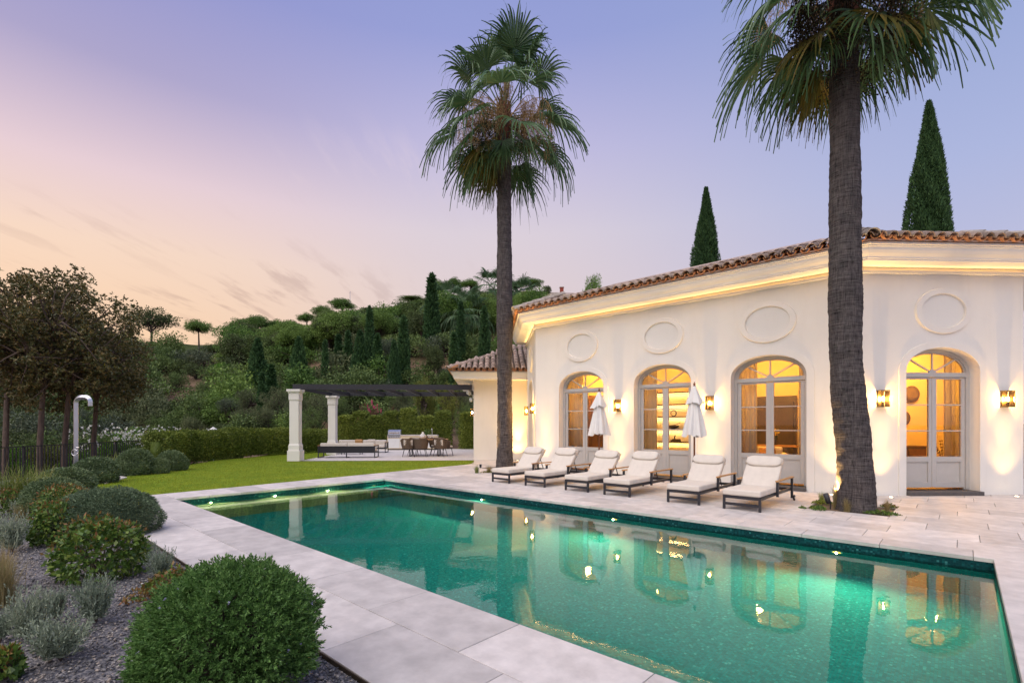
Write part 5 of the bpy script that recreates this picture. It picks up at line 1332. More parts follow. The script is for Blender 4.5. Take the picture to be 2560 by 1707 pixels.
# ------------------------------------------------------------------ hillside trees, read off the skyline
hill('oak', 'oak_tree', '', 'tree', 378, 762, 104, 150, 'trees on the skyline', label='spreading dark oak alone on the grassy skyline')
hill('pine_umbrella', 'umbrella_pine', '', 'tree', 498, 798, 97, 92, 'trees on the skyline', label='lone umbrella pine with a bare trunk on the skyline')
for px, yt, Y, wp_, k in [(598, 797, 99, 84, 'pine_wide'), (645, 788, 97, 92, 'pine_wide'), (690, 797, 100, 66, 'pine_tall'), (733, 800, 97, 72, 'pine_tall'), (768, 780, 104, 60, 'pine_tall'), (808, 764, 106, 74, 'pine_wide'),
                          (855, 746, 107, 84, 'pine_wide'), (893, 776, 100, 74, 'pine_round'), (930, 790, 96, 70, 'pine_round'), (985, 790, 95, 76, 'pine_round'), (1032, 748, 107, 90, 'pine_round'), (1098, 698, 112, 56, 'pine_tall'),
                          (1134, 692, 112, 58, 'pine_tall'), (1178, 696, 111, 60, 'pine_tall'), (1290, 705, 110, 60, 'pine_tall'), (1330, 697, 106, 74, 'pine_wide'), (1052, 775, 100, 60, 'pine_round')]:
    hill(k, 'pine_tree', 'green pine in the row along the hill crest', 'tree', px, yt, Y, wp_, 'pines along the hill crest', 'pinelight' if k == 'pine_round' else None)
for px, yt, Y, wp_, k, lm in [(728, 816, 82, 100, 'pine_round', 'pinelight'), (800, 806, 88, 80, 'pine_round', 'pinelight'), (845, 815, 88, 70, 'pine_round', 'pine'), (885, 800, 88, 80, 'pine_round', 'pinelight'), (945, 812, 86, 80, 'pine_round', 'pinelight'),
                              (1000, 815, 84, 70, 'pine_round', 'pine'), (1040, 800, 88, 76, 'pine_round', 'pine'), (1180, 790, 92, 70, 'pine_round', 'oak'), (1230, 800, 92, 70, 'pine_round', 'oak')]:
    hill(k, 'pine_tree', 'rounded pine halfway up the wooded hillside', 'tree', px, yt, Y, wp_, 'pines on the slope', lm)
for px, yt, Y, wp_, k in [(644, 846, 60, 48, 'cyp_c'), (678, 911, 52, 28, 'cyp_b'), (747, 842, 56, 46, 'cyp_c'), (813, 849, 56, 19, 'cyp_b'), (846, 835, 60, 24, 'cyp_b'), (870, 827, 60, 24, 'cyp_a'), (900, 825, 56, 44, 'cyp_c'),
                          (924, 766, 60, 26, 'cyp_a'), (944, 834, 56, 28, 'cyp_a'), (1009, 790, 54, 33, 'cyp_a'), (985, 850, 52, 33, 'cyp_c'), (1079, 684, 68, 37, 'cyp_a'), (1152, 752, 62, 22, 'cyp_b'), (1211, 766, 60, 28, 'cyp_a'), (1135, 830, 54, 26, 'cyp_b'), (655, 930, 45, 24, 'cyp_b')]:
    hill(k, 'cypress', 'slim dark cypress standing on the wooded hillside', 'cypress', px, yt, Y, wp_, 'hillside cypresses')
hill('leafy_tree', 'leafy_tree', '', 'tree', 555, 897, 66, 62, None, 'bright', 'bright green round tree among darker hillside scrub')
hill('bush_c', 'shrub', '', 'shrub', 536, 853, 93, 58, None, 'oak', 'dark bushy shrub on the skyline right of the lone pine')
hill('leafy_tree', 'leafy_tree', '', 'tree', 1085, 848, 56, 70, None, 'oak', 'broad dark bushy tree above the pergola roof, left of the palms')
hill('leafy_tree', 'leafy_tree', '', 'tree', 972, 830, 58, 66, None, 'grey', 'feathery grey-green tree between the hillside cypresses')
hill('bush_a', 'shrub', '', 'shrub', 352, 944, 52, 92, None, 'bright', 'bright green mound of shrub above the bare earth bank')
hill('leafy_tree', 'leafy_tree', '', 'tree', 1368, 709, 100, 28, None, 'oak', 'tiny dark tree beside the distant red chimney')
hill('pine_wide', 'pine_tree', '', 'tree', 1484, 688, 62, 84, None, 'pine', 'pine top showing above the villa roof left of the cypress')
# olives behind the pillars and the terrace hedge
for px, yt, Y, wp_, lm in [(575, 990, 47, 90, 'grey'), (628, 965, 46, 110, 'olive'), (690, 962, 44, 110, 'olive'), (745, 985, 42, 90, 'olive'), (800, 975, 42, 100, 'olive'), (610, 1015, 41, 90, 'olive'), (660, 1010, 40, 90, 'olive'), (780, 1010, 39, 90, 'shrub'), (840, 985, 44, 90, 'shrub')]:
    hill('olive_tree', 'olive_tree', 'grey-green olive tree behind the pergola pillars', 'tree', px, yt, Y, wp_, 'olives beyond the garden hedge', lm)
hill('bush_b', 'oleander_shrub', '', 'shrub', 925, 992, 38, 110, None, 'red', 'reddish oleander shrub with pink blooms above the terrace hedge')
hill('bush_b', 'oleander_shrub', '', 'shrub', 975, 1000, 38.5, 70, None, 'red', 'smaller reddish shrub right of the pink oleander')
for px, yt, wp_, lb in [(1062, 935, 100, 'yellowish tree with pale limbs behind the terrace hedge, left one'), (1120, 950, 90, 'yellowish tree behind the terrace hedge, next to the low wing')]:
    hill('olive_tree', 'carob_tree', '', 'tree', px, yt, 38.5, wp_, None, 'yellow', lb)
for px, yt, Y, wp_, lm in [(1010, 960, 41, 80, 'olive'), (1165, 960, 39.5, 80, 'olive'), (1020, 1000, 37, 70, 'olive'), (1160, 1000, 37, 70, 'shrub')]:
    hill('olive_tree', 'olive_tree', 'olive tree behind the tall hedge of the terrace', 'tree', px, yt, Y, wp_, 'olives behind the terrace hedge', lm)
# scrub filling the slope
rs_ = random.Random(5)
cnt = 0
while cnt < 190:
    px = rs_.uniform(-140, 1330); Y = rs_.choice([rs_.uniform(37, 60), rs_.uniform(50, 90), rs_.uniform(60, 104)])
    X = (px - 1280) / F * Y; py = HY - (terr(X, Y) - EYE) / Y * F
    if 385 < px < 560 and 925 < py < 1035: continue               # bare bank
    if 320 < px < 600 and py < 893: continue                      # grassy skyline
    if Y > 94: continue
    k = rs_.choice(['bush_a', 'bush_b', 'bush_c']); lm = rs_.choice(['shrub', 'shrub', 'oak', 'grey', 'olive', 'pine', 'shrub', 'bright' if rs_.random() < .25 else 'pinelight'])
    s = rs_.uniform(.95, 1.9) * (1.0 if Y < 50 else 1.35)
    plant(k, 'shrub', 'rounded green shrub in the scrub covering the hillside', 'shrub', (*CW(X, Y), terr(X, Y) - .1), (s, s, s * rs_.uniform(.8, 1.15)), None, lm, 'scrub on the hillside', px, 'rounded green shrub in the scrub covering the hillside')
    cnt += 1
for px, yt, Y, wp_, lm in [(400, 873, 74, 140, 'shrub'), (455, 885, 76, 110, 'oak'), (492, 900, 70, 96, 'oak'), (600, 880, 78, 90, 'shrub'), (650, 885, 80, 80, 'grey'), (350, 890, 72, 100, 'oak'), (440, 915, 64, 90, 'shrub'), (520, 940, 60, 80, 'shrub'), (600, 925, 62, 90, 'oak'), (700, 925, 60, 80, 'olive'), (770, 935, 56, 80, 'grey'), (545, 905, 72, 60, 'shrub'), (585, 975, 52, 60, 'oak'), (420, 1025, 45, 110, 'shrub'), (480, 1028, 45, 80, 'olive')]:
    hill('bush_b', 'shrub', 'broad dense shrub on the open slope left of the pergola', 'shrub', px, yt, Y, wp_, 'broad shrubs on the open slope', lm)
cnt = 0
while cnt < 70:
    px = rs_.uniform(565, 1340); Y = rs_.uniform(72, 92)
    X = (px - 1280) / F * Y
    if px < 700 and Y > 92: continue
    k = rs_.choice(['pine_round', 'pine_wide', 'leafy_tree', 'pine_round']); s = rs_.uniform(.55, .95) * (1.5 if k == 'leafy_tree' else 1); lm = rs_.choice(['pine', 'pinelight', 'pine', 'oak', 'olive', 'pinelight', 'shrub'])
    if ZT(0, 1) and (terr(X, Y) + HEI[k] * s - EYE) / Y > (HY - np.interp(px, [560, 700, 860, 1000, 1100, 1340], [800, 800, 760, 775, 720, 715])) / F: continue
    plant(k, 'hillside_tree', 'full-crowned green tree in the wood covering the hill', 'tree', (*CW(X, Y), terr(X, Y) - .3), (s, s, s * rs_.uniform(.85, 1.1)), None, lm, 'wood on the hillside', px, 'full-crowned green tree in the wood covering the hill')
    cnt += 1
# two cypresses behind the villa
plant('cyp_near', 'cypress', '', 'cypress', (*AT(1765, 31), 0), (1.05, 1.05, ZT(468, 31) / 15.1), None, None, 'cypresses behind the villa', None, 'smaller dark cypress rising behind the villa roof, between the two palms')
plant('cyp_near2', 'cypress', '', 'cypress', (*AT(2322, 25), 0), (1.12, 1.12, ZT(252, 25) / 15.1), None, None, 'cypresses behind the villa', None, 'tall dark cypress behind the villa roof, right of the near palm')

# white flowering bushes below the railing
def blossoms(key, n, rad, cz, seed, size=.09, lm='white_fl'):
    rng = np.random.default_rng(seed); u = rand_sphere(n, rng); u[:, 2] = np.abs(u[:, 2]); P = u * np.array(rad) * rng.uniform(.85, 1.1, n)[:, None] + np.array([0, 0, cz])
    v, f = leaf_quads(np.repeat(P, 3, 0), unit(np.repeat(u, 3, 0) * .6 + rng.normal(size=(n * 3, 3))), size, size * .8, rng); return npmesh('blossom', v, f, LM[lm])
bl = blossoms('b', 60, (1.6, 1.5, 1.1), .6, 3, .11); pk = blossoms('p', 22, (1.7, 1.5, .95), .6, 4, .16, 'pink_fl')
k = 0
for px, Y, s, lm in [(250, 30, 1.0, 'shrub'), (300, 33, .9, 'bright'), (330, 37, .9, 'shrub'), (375, 34, .95, 'hedge'), (420, 38, 1.0, 'shrub'), (455, 34, .85, 'hedge'), (500, 38, .9, 'bright'), (530, 35, .75, 'hedge'), (395, 30, .85, 'bright'), (345, 29, .85, 'hedge'), (285, 27, .8, 'bright'), (470, 31, .7, 'bright'), (560, 37, .75, 'olive')]:
    X = (px - 1280) / F * Y
    t = plant('bush_b', 'flowering_shrub', 'green shrub sprinkled with white blossoms beyond the garden hedge', 'shrub', (*CW(X, Y), terr(X, Y) - .1), (s * 1.25, s * 1.25, s * 1.5), None, lm, 'white flowering shrubs', px)
    child('blossom', bl, t)
for o in bpy.data.objects:
    if o.name == 'oleander_shrub': child('blossom', pk, o)
# shrubs under the brown trees
for px, Y, s, lm in [(20, 24, .8, 'bright'), (70, 27, .9, 'shrub'), (120, 26, .8, 'yellow'), (165, 29, .9, 'shrub'), (200, 24, .7, 'bright'), (40, 33, 1.2, 'oak'), (110, 35, 1.2, 'shrub'), (190, 36, 1.2, 'olive'), (-20, 28, 1.1, 'oak'), (240, 41, 1.3, 'oak'), (60, 42, 1.6, 'oak'), (150, 44, 1.6, 'shrub')]:
    X = (px - 1280) / F * Y
    plant('bush_a', 'shrub', 'leafy shrub in the shade under the brown-leaved trees', 'shrub', (*CW(X, Y), terr(X, Y) - .1), s, None, lm, 'shrubs under the brown trees', px)

# brown-leaved trees at the left
def big_tree(px, Y, H, forks, seed, label, lean=0.0, rcr=(3.1, 3.1, 3.3)):
    rng = np.random.default_rng(seed); X = (px - 1280) / F * Y; z = terr(X, Y) - .1
    t = thing('magnolia_tree', label, 'tree', (*CW(X, Y), z), 0, 'brown-leaved trees beyond the railing')
    w_ = MB(); top = Vector((lean, .1, H * .42)); tr = t_line([(0, 0, -.3), (.05, .02, H * .2), top])
    w_.tube([tr(u) for u in np.linspace(0, 1, 7)], list(np.linspace(.115, .085, 7)), 9, False)
    cs = crown_centers(100, rcr, H * .62, rng, (.3, .98), -.85); cs = [(c[0] + lean, c[1], c[2]) for c in cs]
    mains = [Vector((lean + rcr[0] * .5 * math.cos(a), rcr[1] * .5 * math.sin(a), H * rng.uniform(.55, .72))) for a in np.linspace(.3, 6.0, forks)]
    for m_ in mains:
        md = top.lerp(m_, .5) + Vector((0, 0, .15)); w_.tube([top, md, m_], [.08, .06, .035], 7, False)
    for c in cs:
        c = Vector(c); m_ = min(mains, key=lambda q: (q - c).length); b0 = top.lerp(m_, rng.uniform(.4, 1)); w_.tube([b0, b0.lerp(c, .5) + Vector(rng.normal(0, .1, 3)), c], [.04, .026, .012], 5, False)
    w_.build('trunk', 'bark', t, True)
    P = []; D = []
    for c in cs:                                                 # rosettes of leaves at the twig ends
        for _ in range(36):
            q = np.array(c) + rand_sphere(1, rng)[0] * rng.uniform(.15, .55); ax = unit((rand_sphere(1, rng) + np.array([[0, 0, .6]])))[0]
            for k in range(7):
                d = unit((rand_sphere(1, rng) * .8 + ax * .55))[0]; P.append(q); D.append(d)
    P = np.array(P); D = np.array(D); n = len(P)
    child('crown', npmesh('crown', *leaf_quads(P, D, .125 * rng.uniform(.7, 1.25, n), .055, rng), LM['brown']), t)
    return t
big_tree(98, 19.5, 9.5, 5, 61, 'brown-leaved tree with a straight trunk left of the steel shower', .1)
big_tree(160, 20.5, 9.2, 5, 62, 'brown-leaved tree with a forked trunk just behind the steel shower', .5)
big_tree(232, 23.0, 9.0, 4, 63, 'slimmer brown-leaved tree right of the steel shower', .3, (3.3, 2.9, 3.1))
big_tree(12, 20.0, 9.8, 5, 64, 'brown-leaved tree cut by the left picture edge', -1.0)
big_tree(-60, 24.0, 9.8, 5, 65, 'brown-leaved tree mostly outside the left picture edge', .0)

# ------------------------------------------------------------------ hedges
def hedge_proto(key, seed, wdt, dep, hgt, n, ln, wd, lm):
    rng = np.random.default_rng(seed)
    P = np.stack([rng.uniform(-wdt / 2, wdt / 2, n), rng.uniform(-dep / 2, dep / 2, n), rng.uniform(.02, hgt, n)], 1)
    face = rng.integers(0, 4, n)
    P[face == 0, 1] = -dep / 2 + rng.normal(0, .05, (face == 0).sum()); P[face == 1, 2] = hgt + rng.normal(0, .06, (face == 1).sum()); P[face == 2, 1] = dep / 2 + rng.normal(0, .05, (face == 2).sum())
    P[:, 0] *= 1 - .18 * (P[:, 2] / hgt) ** 3; P[:, 2] -= .10 * (np.abs(P[:, 0]) / (wdt / 2)) ** 2 * (P[:, 2] > hgt * .8)
    out = np.zeros((n, 3)); out[face == 0, 1] = -1; out[face == 1, 2] = 1; out[face == 2, 1] = 1
    D = unit(out * .6 + rng.normal(size=(n, 3)) * .5 + np.array([0, 0, .6]))
    v, f = leaf_quads(P, D, ln * rng.uniform(.7, 1.3, n), wd * rng.uniform(.7, 1.3, n), rng)
    core = MB().box((0, 0, hgt * .40), (wdt * .8, dep * .4, hgt * .72)); cv = np.array(core.v); cf_ = np.array(core.f)
    return npmesh('hedge_plant', np.concatenate([v, cv]), np.concatenate([f, cf_ + len(v)]), LM[lm])
hp = [hedge_proto('h', 71 + i, .95, .8, 1.32, 4200, .085, .042, 'hedge') for i in range(3)]
def hedge_run(name, label, pts, protos, step, hs):
    t = thing(name, label, 'hedge', (*pts[0], 0)); acc = 0; base = Vector((*pts[0], 0)); i = 0
    for a, b_ in zip(pts[:-1], pts[1:]):
        a = Vector((*a, 0)); b_ = Vector((*b_, 0)); d_ = b_ - a; n = max(1, int(d_.length / step))
        for k in range(n):
            p_ = a + d_ * ((k + .5) / n) - base; s_ = random.uniform(*hs)
            child('hedge_plant', protos[i % len(protos)], t, p_, (0, 0, math.atan2(d_.y, d_.x) + (math.pi if i % 2 else 0) + random.uniform(-.06, .06)), (1.03 * d_.length / n / .95, random.uniform(.95, 1.1), s_)); i += 1
    return t
hedge_run('low_hedge', 'clipped low green hedge behind the lawn, left of the pergola', [G(385, 1166), G(440, 1157), G(520, 1149), G(640, 1138.5), G(760, 1131), G(840, 1127)], hp, .85, (.93, 1.05))
hq = [hedge_proto('h', 81 + i, .95, .9, 2.35, 6000, .11, .05, 'hedge') for i in range(3)]
hedge_run('tall_hedge', 'tall ragged green hedge behind the barbecue terrace', [AT(845, 34.2), AT(1000, 33.9), AT(1130, 33.9)], hq, .95, (.85, 1.14))
hedge_run('tall_hedge', 'short stretch of tall hedge beside the low wing', [AT(1150, 33.6), AT(1230, 33.4)], hq, .95, (.95, 1.1))

# ------------------------------------------------------------------ palms
def frond(pitch, seed, pet=1.9, Rb=1.7, nseg=36, spread=100, droop=.8, old=False):
    rng = np.random.default_rng(seed); mb = MB(); p0 = R(pitch)
    d0 = Vector((math.cos(p0), 0, math.sin(p0))); n = 6; pts = []
    sag = .22 * pet * max(.15, math.cos(p0))
    for k in range(n + 1):
        u = k / n; pts.append(d0 * (pet * u) - Vector((0, 0, sag * u * u)))
    mb.tube(pts, list(np.linspace(.032, .014, n + 1)), 4, False)
    pv, pf = np.array(mb.v), np.array(mb.f)
    b0 = pts[-1]; d1 = (pts[-1] - pts[-2]).normalized(); s = Vector((0, 1, 0)); nn = d1.cross(s)
    if nn.z < 0: nn = -nn
    V = []; Fq = []; da = R(2 * spread) / nseg; rows = 7
    for i in range(nseg):
        if rng.random() < .05: continue
        a = -R(spread) + da * (i + .5); dr = (d1 * math.cos(a) + s * math.sin(a) + nn * (.12 * abs(math.sin(a)))).normalized(); wv = (-d1 * math.sin(a) + s * math.cos(a)).normalized()
        Ls = Rb * (.72 + .28 * math.cos(a * .8)) * rng.uniform(.93, 1.06); base = len(V); tl = .02 * (1 if i % 2 else -1); dp = droop * rng.uniform(.6, 1.8); tw = rng.normal(0, .16)
        for j in range(rows + 1):
            u = j / rows; q = b0 + dr * (Ls * u)
            bend = max(0, u - .38); q = q - Vector((0, 0, dp * Ls * bend * bend * 1.9)) + wv * (tw * Ls * bend * bend)
            q = q - dr * (dp * Ls * bend ** 3 * .6)
            full = u * Ls * math.tan(da / 2); wd = full if u < .42 else max(.0015, .42 * Ls * math.tan(da / 2) * ((1 - u) / .58) ** .95)
            V.append(tuple(q + wv * wd + nn * tl * min(1, u * 3))); V.append(tuple(q - wv * wd - nn * tl * min(1, u * 3)))
        for j in range(rows): Fq.append((base + 2 * j, base + 2 * j + 2, base + 2 * j + 3, base + 2 * j + 1))
    v = np.concatenate([pv, np.array(V)]); f = np.concatenate([pf, np.array(Fq) + len(pv)])
    return npmesh('frond', v, f, LM['palmold' if old else 'palm'])
FR = {}
for pt in (82, 66, 48, 30, 12, -6, -24, -42, -58, -72):
    for sd_ in (0, 1):
        FR[(pt, sd_)] = frond(pt, 100 + pt + sd_ * 7, droop=.30 + .30 * math.cos(R(pt)), old=False)
OLD = {pt: frond(pt, 300 + pt, pet=1.4, Rb=1.5, droop=.4, old=True) for pt in (-35, -55, -72)}
def infl(seed, reach=1.9, hang=1.6, fruit=False):
    rng = np.random.default_rng(seed); mb = MB(); P = []; D = []
    main = [Vector((reach * u, .12 * math.sin(u * 3), .75 * math.sin(u * 2.1) - 1.2 * max(0, u - .45) ** 2 * 2.2)) for u in np.linspace(0, 1, 7)]
    mb.tube(main, list(np.linspace(.022, .008, 7)), 4, False)
    for k in range(26):
        u = rng.uniform(.45, 1.0); b = main[min(5, int(u * 6))].lerp(main[min(6, int(u * 6) + 1)], u * 6 % 1); ln = hang * rng.uniform(.35, 1.0); off = Vector((rng.normal(0, .16), rng.normal(0, .22), 0))
        pts = [b, b + off * .6 + Vector((0, 0, -ln * .4)), b + off + Vector((0, 0, -ln))]; mb.tube(pts, [.007, .005, .003], 3, False)
        for _ in range(26 if not fruit else 60):
            w_ = rng.uniform(.25, 1.0); q = pts[0].lerp(pts[2], w_) + Vector(rng.normal(0, .05 if not fruit else .07, 3)); P.append(tuple(q)); D.append(tuple(Vector(rng.normal(size=3)) + Vector((0, 0, -1.2))))
    v, f = leaf_quads(np.array(P), unit(np.array(D)), .10 if not fruit else .05, .020 if not fruit else .038, rng)
    pv, pf = np.array(mb.v), np.array(mb.f)
    return npmesh('flower_stalk' if not fruit else 'fruit_cluster', np.concatenate([v, pv]), np.concatenate([f, pf + len(v)]), LM['fruit' if fruit else 'straws'])
IN = [infl(1), infl(2, 2.2, 1.9), infl(3, 1.6, 1.4)]; FRU = [infl(11, 1.1, 1.7, True), infl(12, 1.5, 1.9, True)]
def palm_bark():
    m, nt, b, out = new_mat('palm_trunk_fibre'); v = coords(nt, 'obj')
    n1 = noise(nt, v, 9, 5, .6, (1, 1, .5)); n2 = noise(nt, v, 46, 4, .7, (1, 1, .09)); n3 = noise(nt, v, 34, 4, .65, (.10, .10, 1.3))
    mx = math_(nt, 'MULTIPLY', n2, n3)
    r = ramp(nt, [(.14, (.020, .018, .018)), (.20, (.095, .084, .082)), (.36, (.195, .178, .174))]); L(nt, mx, r.inputs[0])
    r2 = ramp(nt, [(.3, (.65, .65, .68)), (.7, (1.2, 1.15, 1.1))]); L(nt, n1, r2.inputs[0])
    L(nt, mixc(nt, 1.0, r.outputs[0], r2.outputs[0], 'MULTIPLY'), b.inputs['Base Color']); b.inputs['Roughness'].default_value = .95; b.inputs['Specular IOR Level'].default_value = .15
    bump(nt, b, mx, 1.0, .10); return m
MAT['palmbark'] = palm_bark()
MAT['redbark'] = M('reddish_leaf_bases', (.14, .05, .03), .9, vary=.4, scale=12, stretch=(1, 1, .2), bmp=.8, bscale=30, bdist=.02)
def palm(loc, label, cl, seed, H, counts, nold=5, fs_=1.0):
    rng = random.Random(seed); t = thing('fan_palm', label, 'palm tree', loc, 0, 'tall fan palms')
    mb = MB(); n = 36; lev = 190; vs = []; fs = []
    xs = [c[0] for c in cl]
    for j in range(lev + 1):
        z = H * j / lev - .05; cx = float(np.interp(z, xs, [c[1] for c in cl])); cyy = float(np.interp(z, xs, [c[2] for c in cl])); r_ = float(np.interp(z, xs, [c[3] for c in cl]))
        r_ *= 1 + .012 * math.sin(z * 21 + seed) + .010 * math.sin(z * 47 + 2) + .022 * math.sin(z * 3.1 + seed) + .016 * math.sin(z * 7.3 + 2 * seed)
        for k in range(n):
            a = 2 * math.pi * k / n; f_ = 1 + .012 * math.sin(5 * a + z * 2) + .018 * rng.uniform(-1, 1)
            vs.append((cx + r_ * f_ * math.cos(a), cyy + r_ * f_ * math.sin(a), z))
    for j in range(lev):
        for k in range(n): fs.append((j * n + k, j * n + (k + 1) % n, (j + 1) * n + (k + 1) % n, (j + 1) * n + k))
    mb.add(vs, fs); mb.build('trunk', 'palmbark', t, True)
    cx, cyy = cl[-1][1], cl[-1][2]
    # leaf bases below the crown
    lb = MB()
    for k in range(60):
        a = k * 2.4; z = H - 1.0 + 1.3 * (k / 60); r0 = cl[-1][3] * (1.05 - .25 * (k / 60)); d_ = Vector((math.cos(a), math.sin(a), 0))
        lb.bar(Vector((cx, cyy, z)) + d_ * r0 * .8, Vector((cx, cyy, z + .5)) + d_ * (r0 * 1.15), .11, .03, up=d_)
    lb.build('leaf_bases', 'redbark', t)
    i = 0
    for (pt, cnt_) in counts:
        for k in range(cnt_):
            a = i * 2.39996 + rng.uniform(-.2, .2); z = H - .35 + .9 * (pt + 75) / 160
            o = child('frond', FR[(pt, i % 2)], t, (cx + .10 * math.cos(a), cyy + .10 * math.sin(a), z), (rng.uniform(-.16, .16), rng.uniform(-.09, .09), a), (rng.uniform(.88, 1.1) * fs_ * (1.22 if pt > 60 else 1 if pt > -30 else .82),) * 3); i += 1
    for k in range(nold):
        a = rng.uniform(0, 6.28); child('frond', OLD[rng.choice([-35, -55, -72])], t, (cx + .15 * math.cos(a), cyy + .15 * math.sin(a), H - .5), (0, 0, a), (fs_ * .9,) * 3)
    return t, Vector((cx, cyy, H))
cn = [(82, 3), (66, 4), (48, 4), (30, 4), (12, 5), (-6, 5), (-24, 5), (-42, 6), (-58, 6)]
# far palm; its trunk axis is nearly plumb
H1 = ZT(304, 18.67)
tp1, top1 = palm((*G(1262, 1170), 0), 'tall fan palm at the far end of the loungers with its whole crown in view', [(0, 0, 0, .34), (.5, .0, 0, .31), (1.5, .0, 0, .285), (4, -.01, 0, .27), (5.2, 0, 0, .31), (6.5, -.01, .0, .30), (9, -.03, 0, .27), (H1, -.04, 0, .26)], 3, H1, cn, 5, .86)
H2 = ZT(5, 9.6)
def lean(px, z): return ((px - 2140) / F * 9.6)
ax_ = Vector((CA, SA, 0))
cl2 = []
for py, px, r_ in [(1273, 2140, .40), (1240, 2141, .365), (1100, 2133, .345), (980, 2120, .33), (870, 2113, .32), (700, 2113, .325), (600, 2113, .315), (430, 2112, .30), (200, 2111, .285), (20, 2108, .27)]:
    o_ = ax_ * lean(px, 0); cl2.append((ZT(py, 9.6), o_.x, o_.y, r_ * .86))
cl2[0] = (-.1,) + cl2[0][1:]
tp2, top2 = palm((*G(2140, 1273), 0), 'near fan palm with a thick grey trunk, crown cut by the top edge', cl2, 8, H2 + .2, cn, 6, .66)
rg = random.Random(4)
for (t, tp, ns, nf) in ((tp1, top1, 17, 3), (tp2, top2, 8, 6)):
    for k in range(ns):
        a = k * 6.283 / ns + rg.uniform(-.3, .3); child('flower_stalk', IN[k % 3], t, tp + Vector((0, 0, rg.uniform(-.3, .6))), (0, rg.uniform(-.1, .25), a), (rg.uniform(.8, 1.1) * (1 if t is tp1 else .8),) * 3)
    for k in range(nf):
        a = k * 6.283 / nf + rg.uniform(-.4, .4) + .6; child('fruit_cluster', FRU[k % 2], t, tp + Vector((0, 0, rg.uniform(-.5, .0))), (0, .25, a), (rg.uniform(.85, 1.1),) * 3)
# hillside fan palms
def far_palm(px, ytop, Y, label, s, zb=None):
    X = (px - 1280) / F * Y; z = terr(X, Y) - .2; top = ZT(ytop, Y); Hh = top - z - 2.6 * s
    t = thing('fan_palm', label, 'palm tree', (*CW(X, Y), z), rg.uniform(0, 6), 'fan palms on the hillside')
    MB().tube([(0, 0, 0), (.1, 0, Hh * .5), (0, 0, Hh)], [.32 * s, .25 * s, .22 * s], 8).build('trunk', 'bark', t)
    i = 0
    for pt, c_ in ((66, 4), (48, 5), (12, 6), (-6, 6), (-24, 6), (-42, 6), (-58, 6), (-72, 5)):
        for k in range(c_): child('frond', FR[(pt, i % 2)] if pt > -50 else OLD[-55 if pt == -58 else -72], t, (0, 0, Hh), (0, 0, i * 2.4), (s,) * 3); i += 1
far_palm(1120, 706, 76, 'leftmost of the fan palms on the hillside, beside the tall cypress', 1.35); far_palm(1168, 727, 72, 'lower fan palm on the hillside left of the far palm trunk', 1.25)
far_palm(1234, 668, 84, 'tallest fan palm on the hillside, just left of the far palm trunk', 1.45); far_palm(1296, 690, 84, 'fan palm on the hillside half hidden right of the far palm trunk', 1.4)
far_palm(1001, 754, 118, 'tiny palm silhouette on the distant hill crest', .5)

# ------------------------------------------------------------------ clipped balls and shrubs of the gravel bed
def ball_mesh(seed, n, ln, wd, lm, flat=1.0, name='foliage', lump=.05):
    rng = np.random.default_rng(seed); u = rand_sphere(n, rng); u[:, 2] = np.where(u[:, 2] < -.45, -u[:, 2], u[:, 2])
    th = np.arctan2(u[:, 1], u[:, 0]); l_ = 1 + lump * np.sin(3 * th + seed) * np.cos(4 * u[:, 2]) + lump * .6 * np.sin(7 * th + 5 * u[:, 2])
    P = u * (l_ * rng.uniform(.88, 1.0, n))[:, None]
    D = unit(u * .8 + rng.normal(size=(n, 3)) * .5)
    v, f = leaf_quads(P, D, ln * rng.uniform(.7, 1.3, n), wd * rng.uniform(.7, 1.3, n), rng)
    m = MB(); m.lathe([(.45 * .86, -.42), (.70, -.38), (.86, -.05), (.80, .35), (.55, .68), (.0, .86)], 20, caps=False); cv = np.array(m.v); cf_ = np.array(m.f)
    return npmesh(name, np.concatenate([v, cv]), np.concatenate([f, cf_ + len(v)]), LM[lm])
BALL = [ball_mesh(5 + i, 9000, .11, .045, 'boxball') for i in range(3)]; TEU = ball_mesh(9, 26000, .075, .018, 'teucrium', lump=.06)
def ball(px, ybase, wpx, ytop, name, label, me, group):
    x, y = G(px, ybase); Y = WC(x, y)[1]; r_ = wpx / 2 / F * Y; ht = ZT(ytop, Y + r_ * .35)
    x, y = CW(WC(x, y)[0] * (Y + r_ * .75) / Y, Y + r_ * .75)
    rz_ = ht / 1.45
    t = thing(name, label, 'shrub', (x, y, 0), random.uniform(0, 6), group)
    child('foliage', me, t, (0, 0, rz_ * .43), (0, 0, 0), (r_ * 1.0, r_ * 1.0, rz_)); MB().tube([(0, 0, -.03), (0, 0, ht * .5)], .03, 6).build('stem', 'bark', t)
    return t
g_ = 'clipped dark ball shrubs'
ball(138, 1296, 138, 1198, 'ball_shrub', 'dark clipped ball shrub behind the reddish leafy shrubs in the bed', BALL[0], g_)
ball(166, 1234, 120, 1171, 'ball_shrub', 'dark flattened ball shrub between the grass clump and the lawn corner', BALL[1], g_)
ball(237, 1210, 102, 1144, 'ball_shrub', 'round dark ball shrub just right of the steel shower foot', BALL[2], g_)
ball(338, 1188, 84, 1123, 'ball_shrub', 'round dark ball shrub in front of the railing end', BALL[0], g_)
ball(394, 1184, 52, 1145, 'ball_shrub', 'smallest ball shrub between two larger ones at the lawn edge', BALL[1], g_)
ball(431, 1177, 68, 1127, 'ball_shrub', 'rightmost ball shrub at the lawn edge by the low hedge', BALL[2], g_)
ball(270, 1352, 236, 1226, 'ball_shrub', 'wide grey-green mounded shrub beside the pool paving corner', TEU, None)
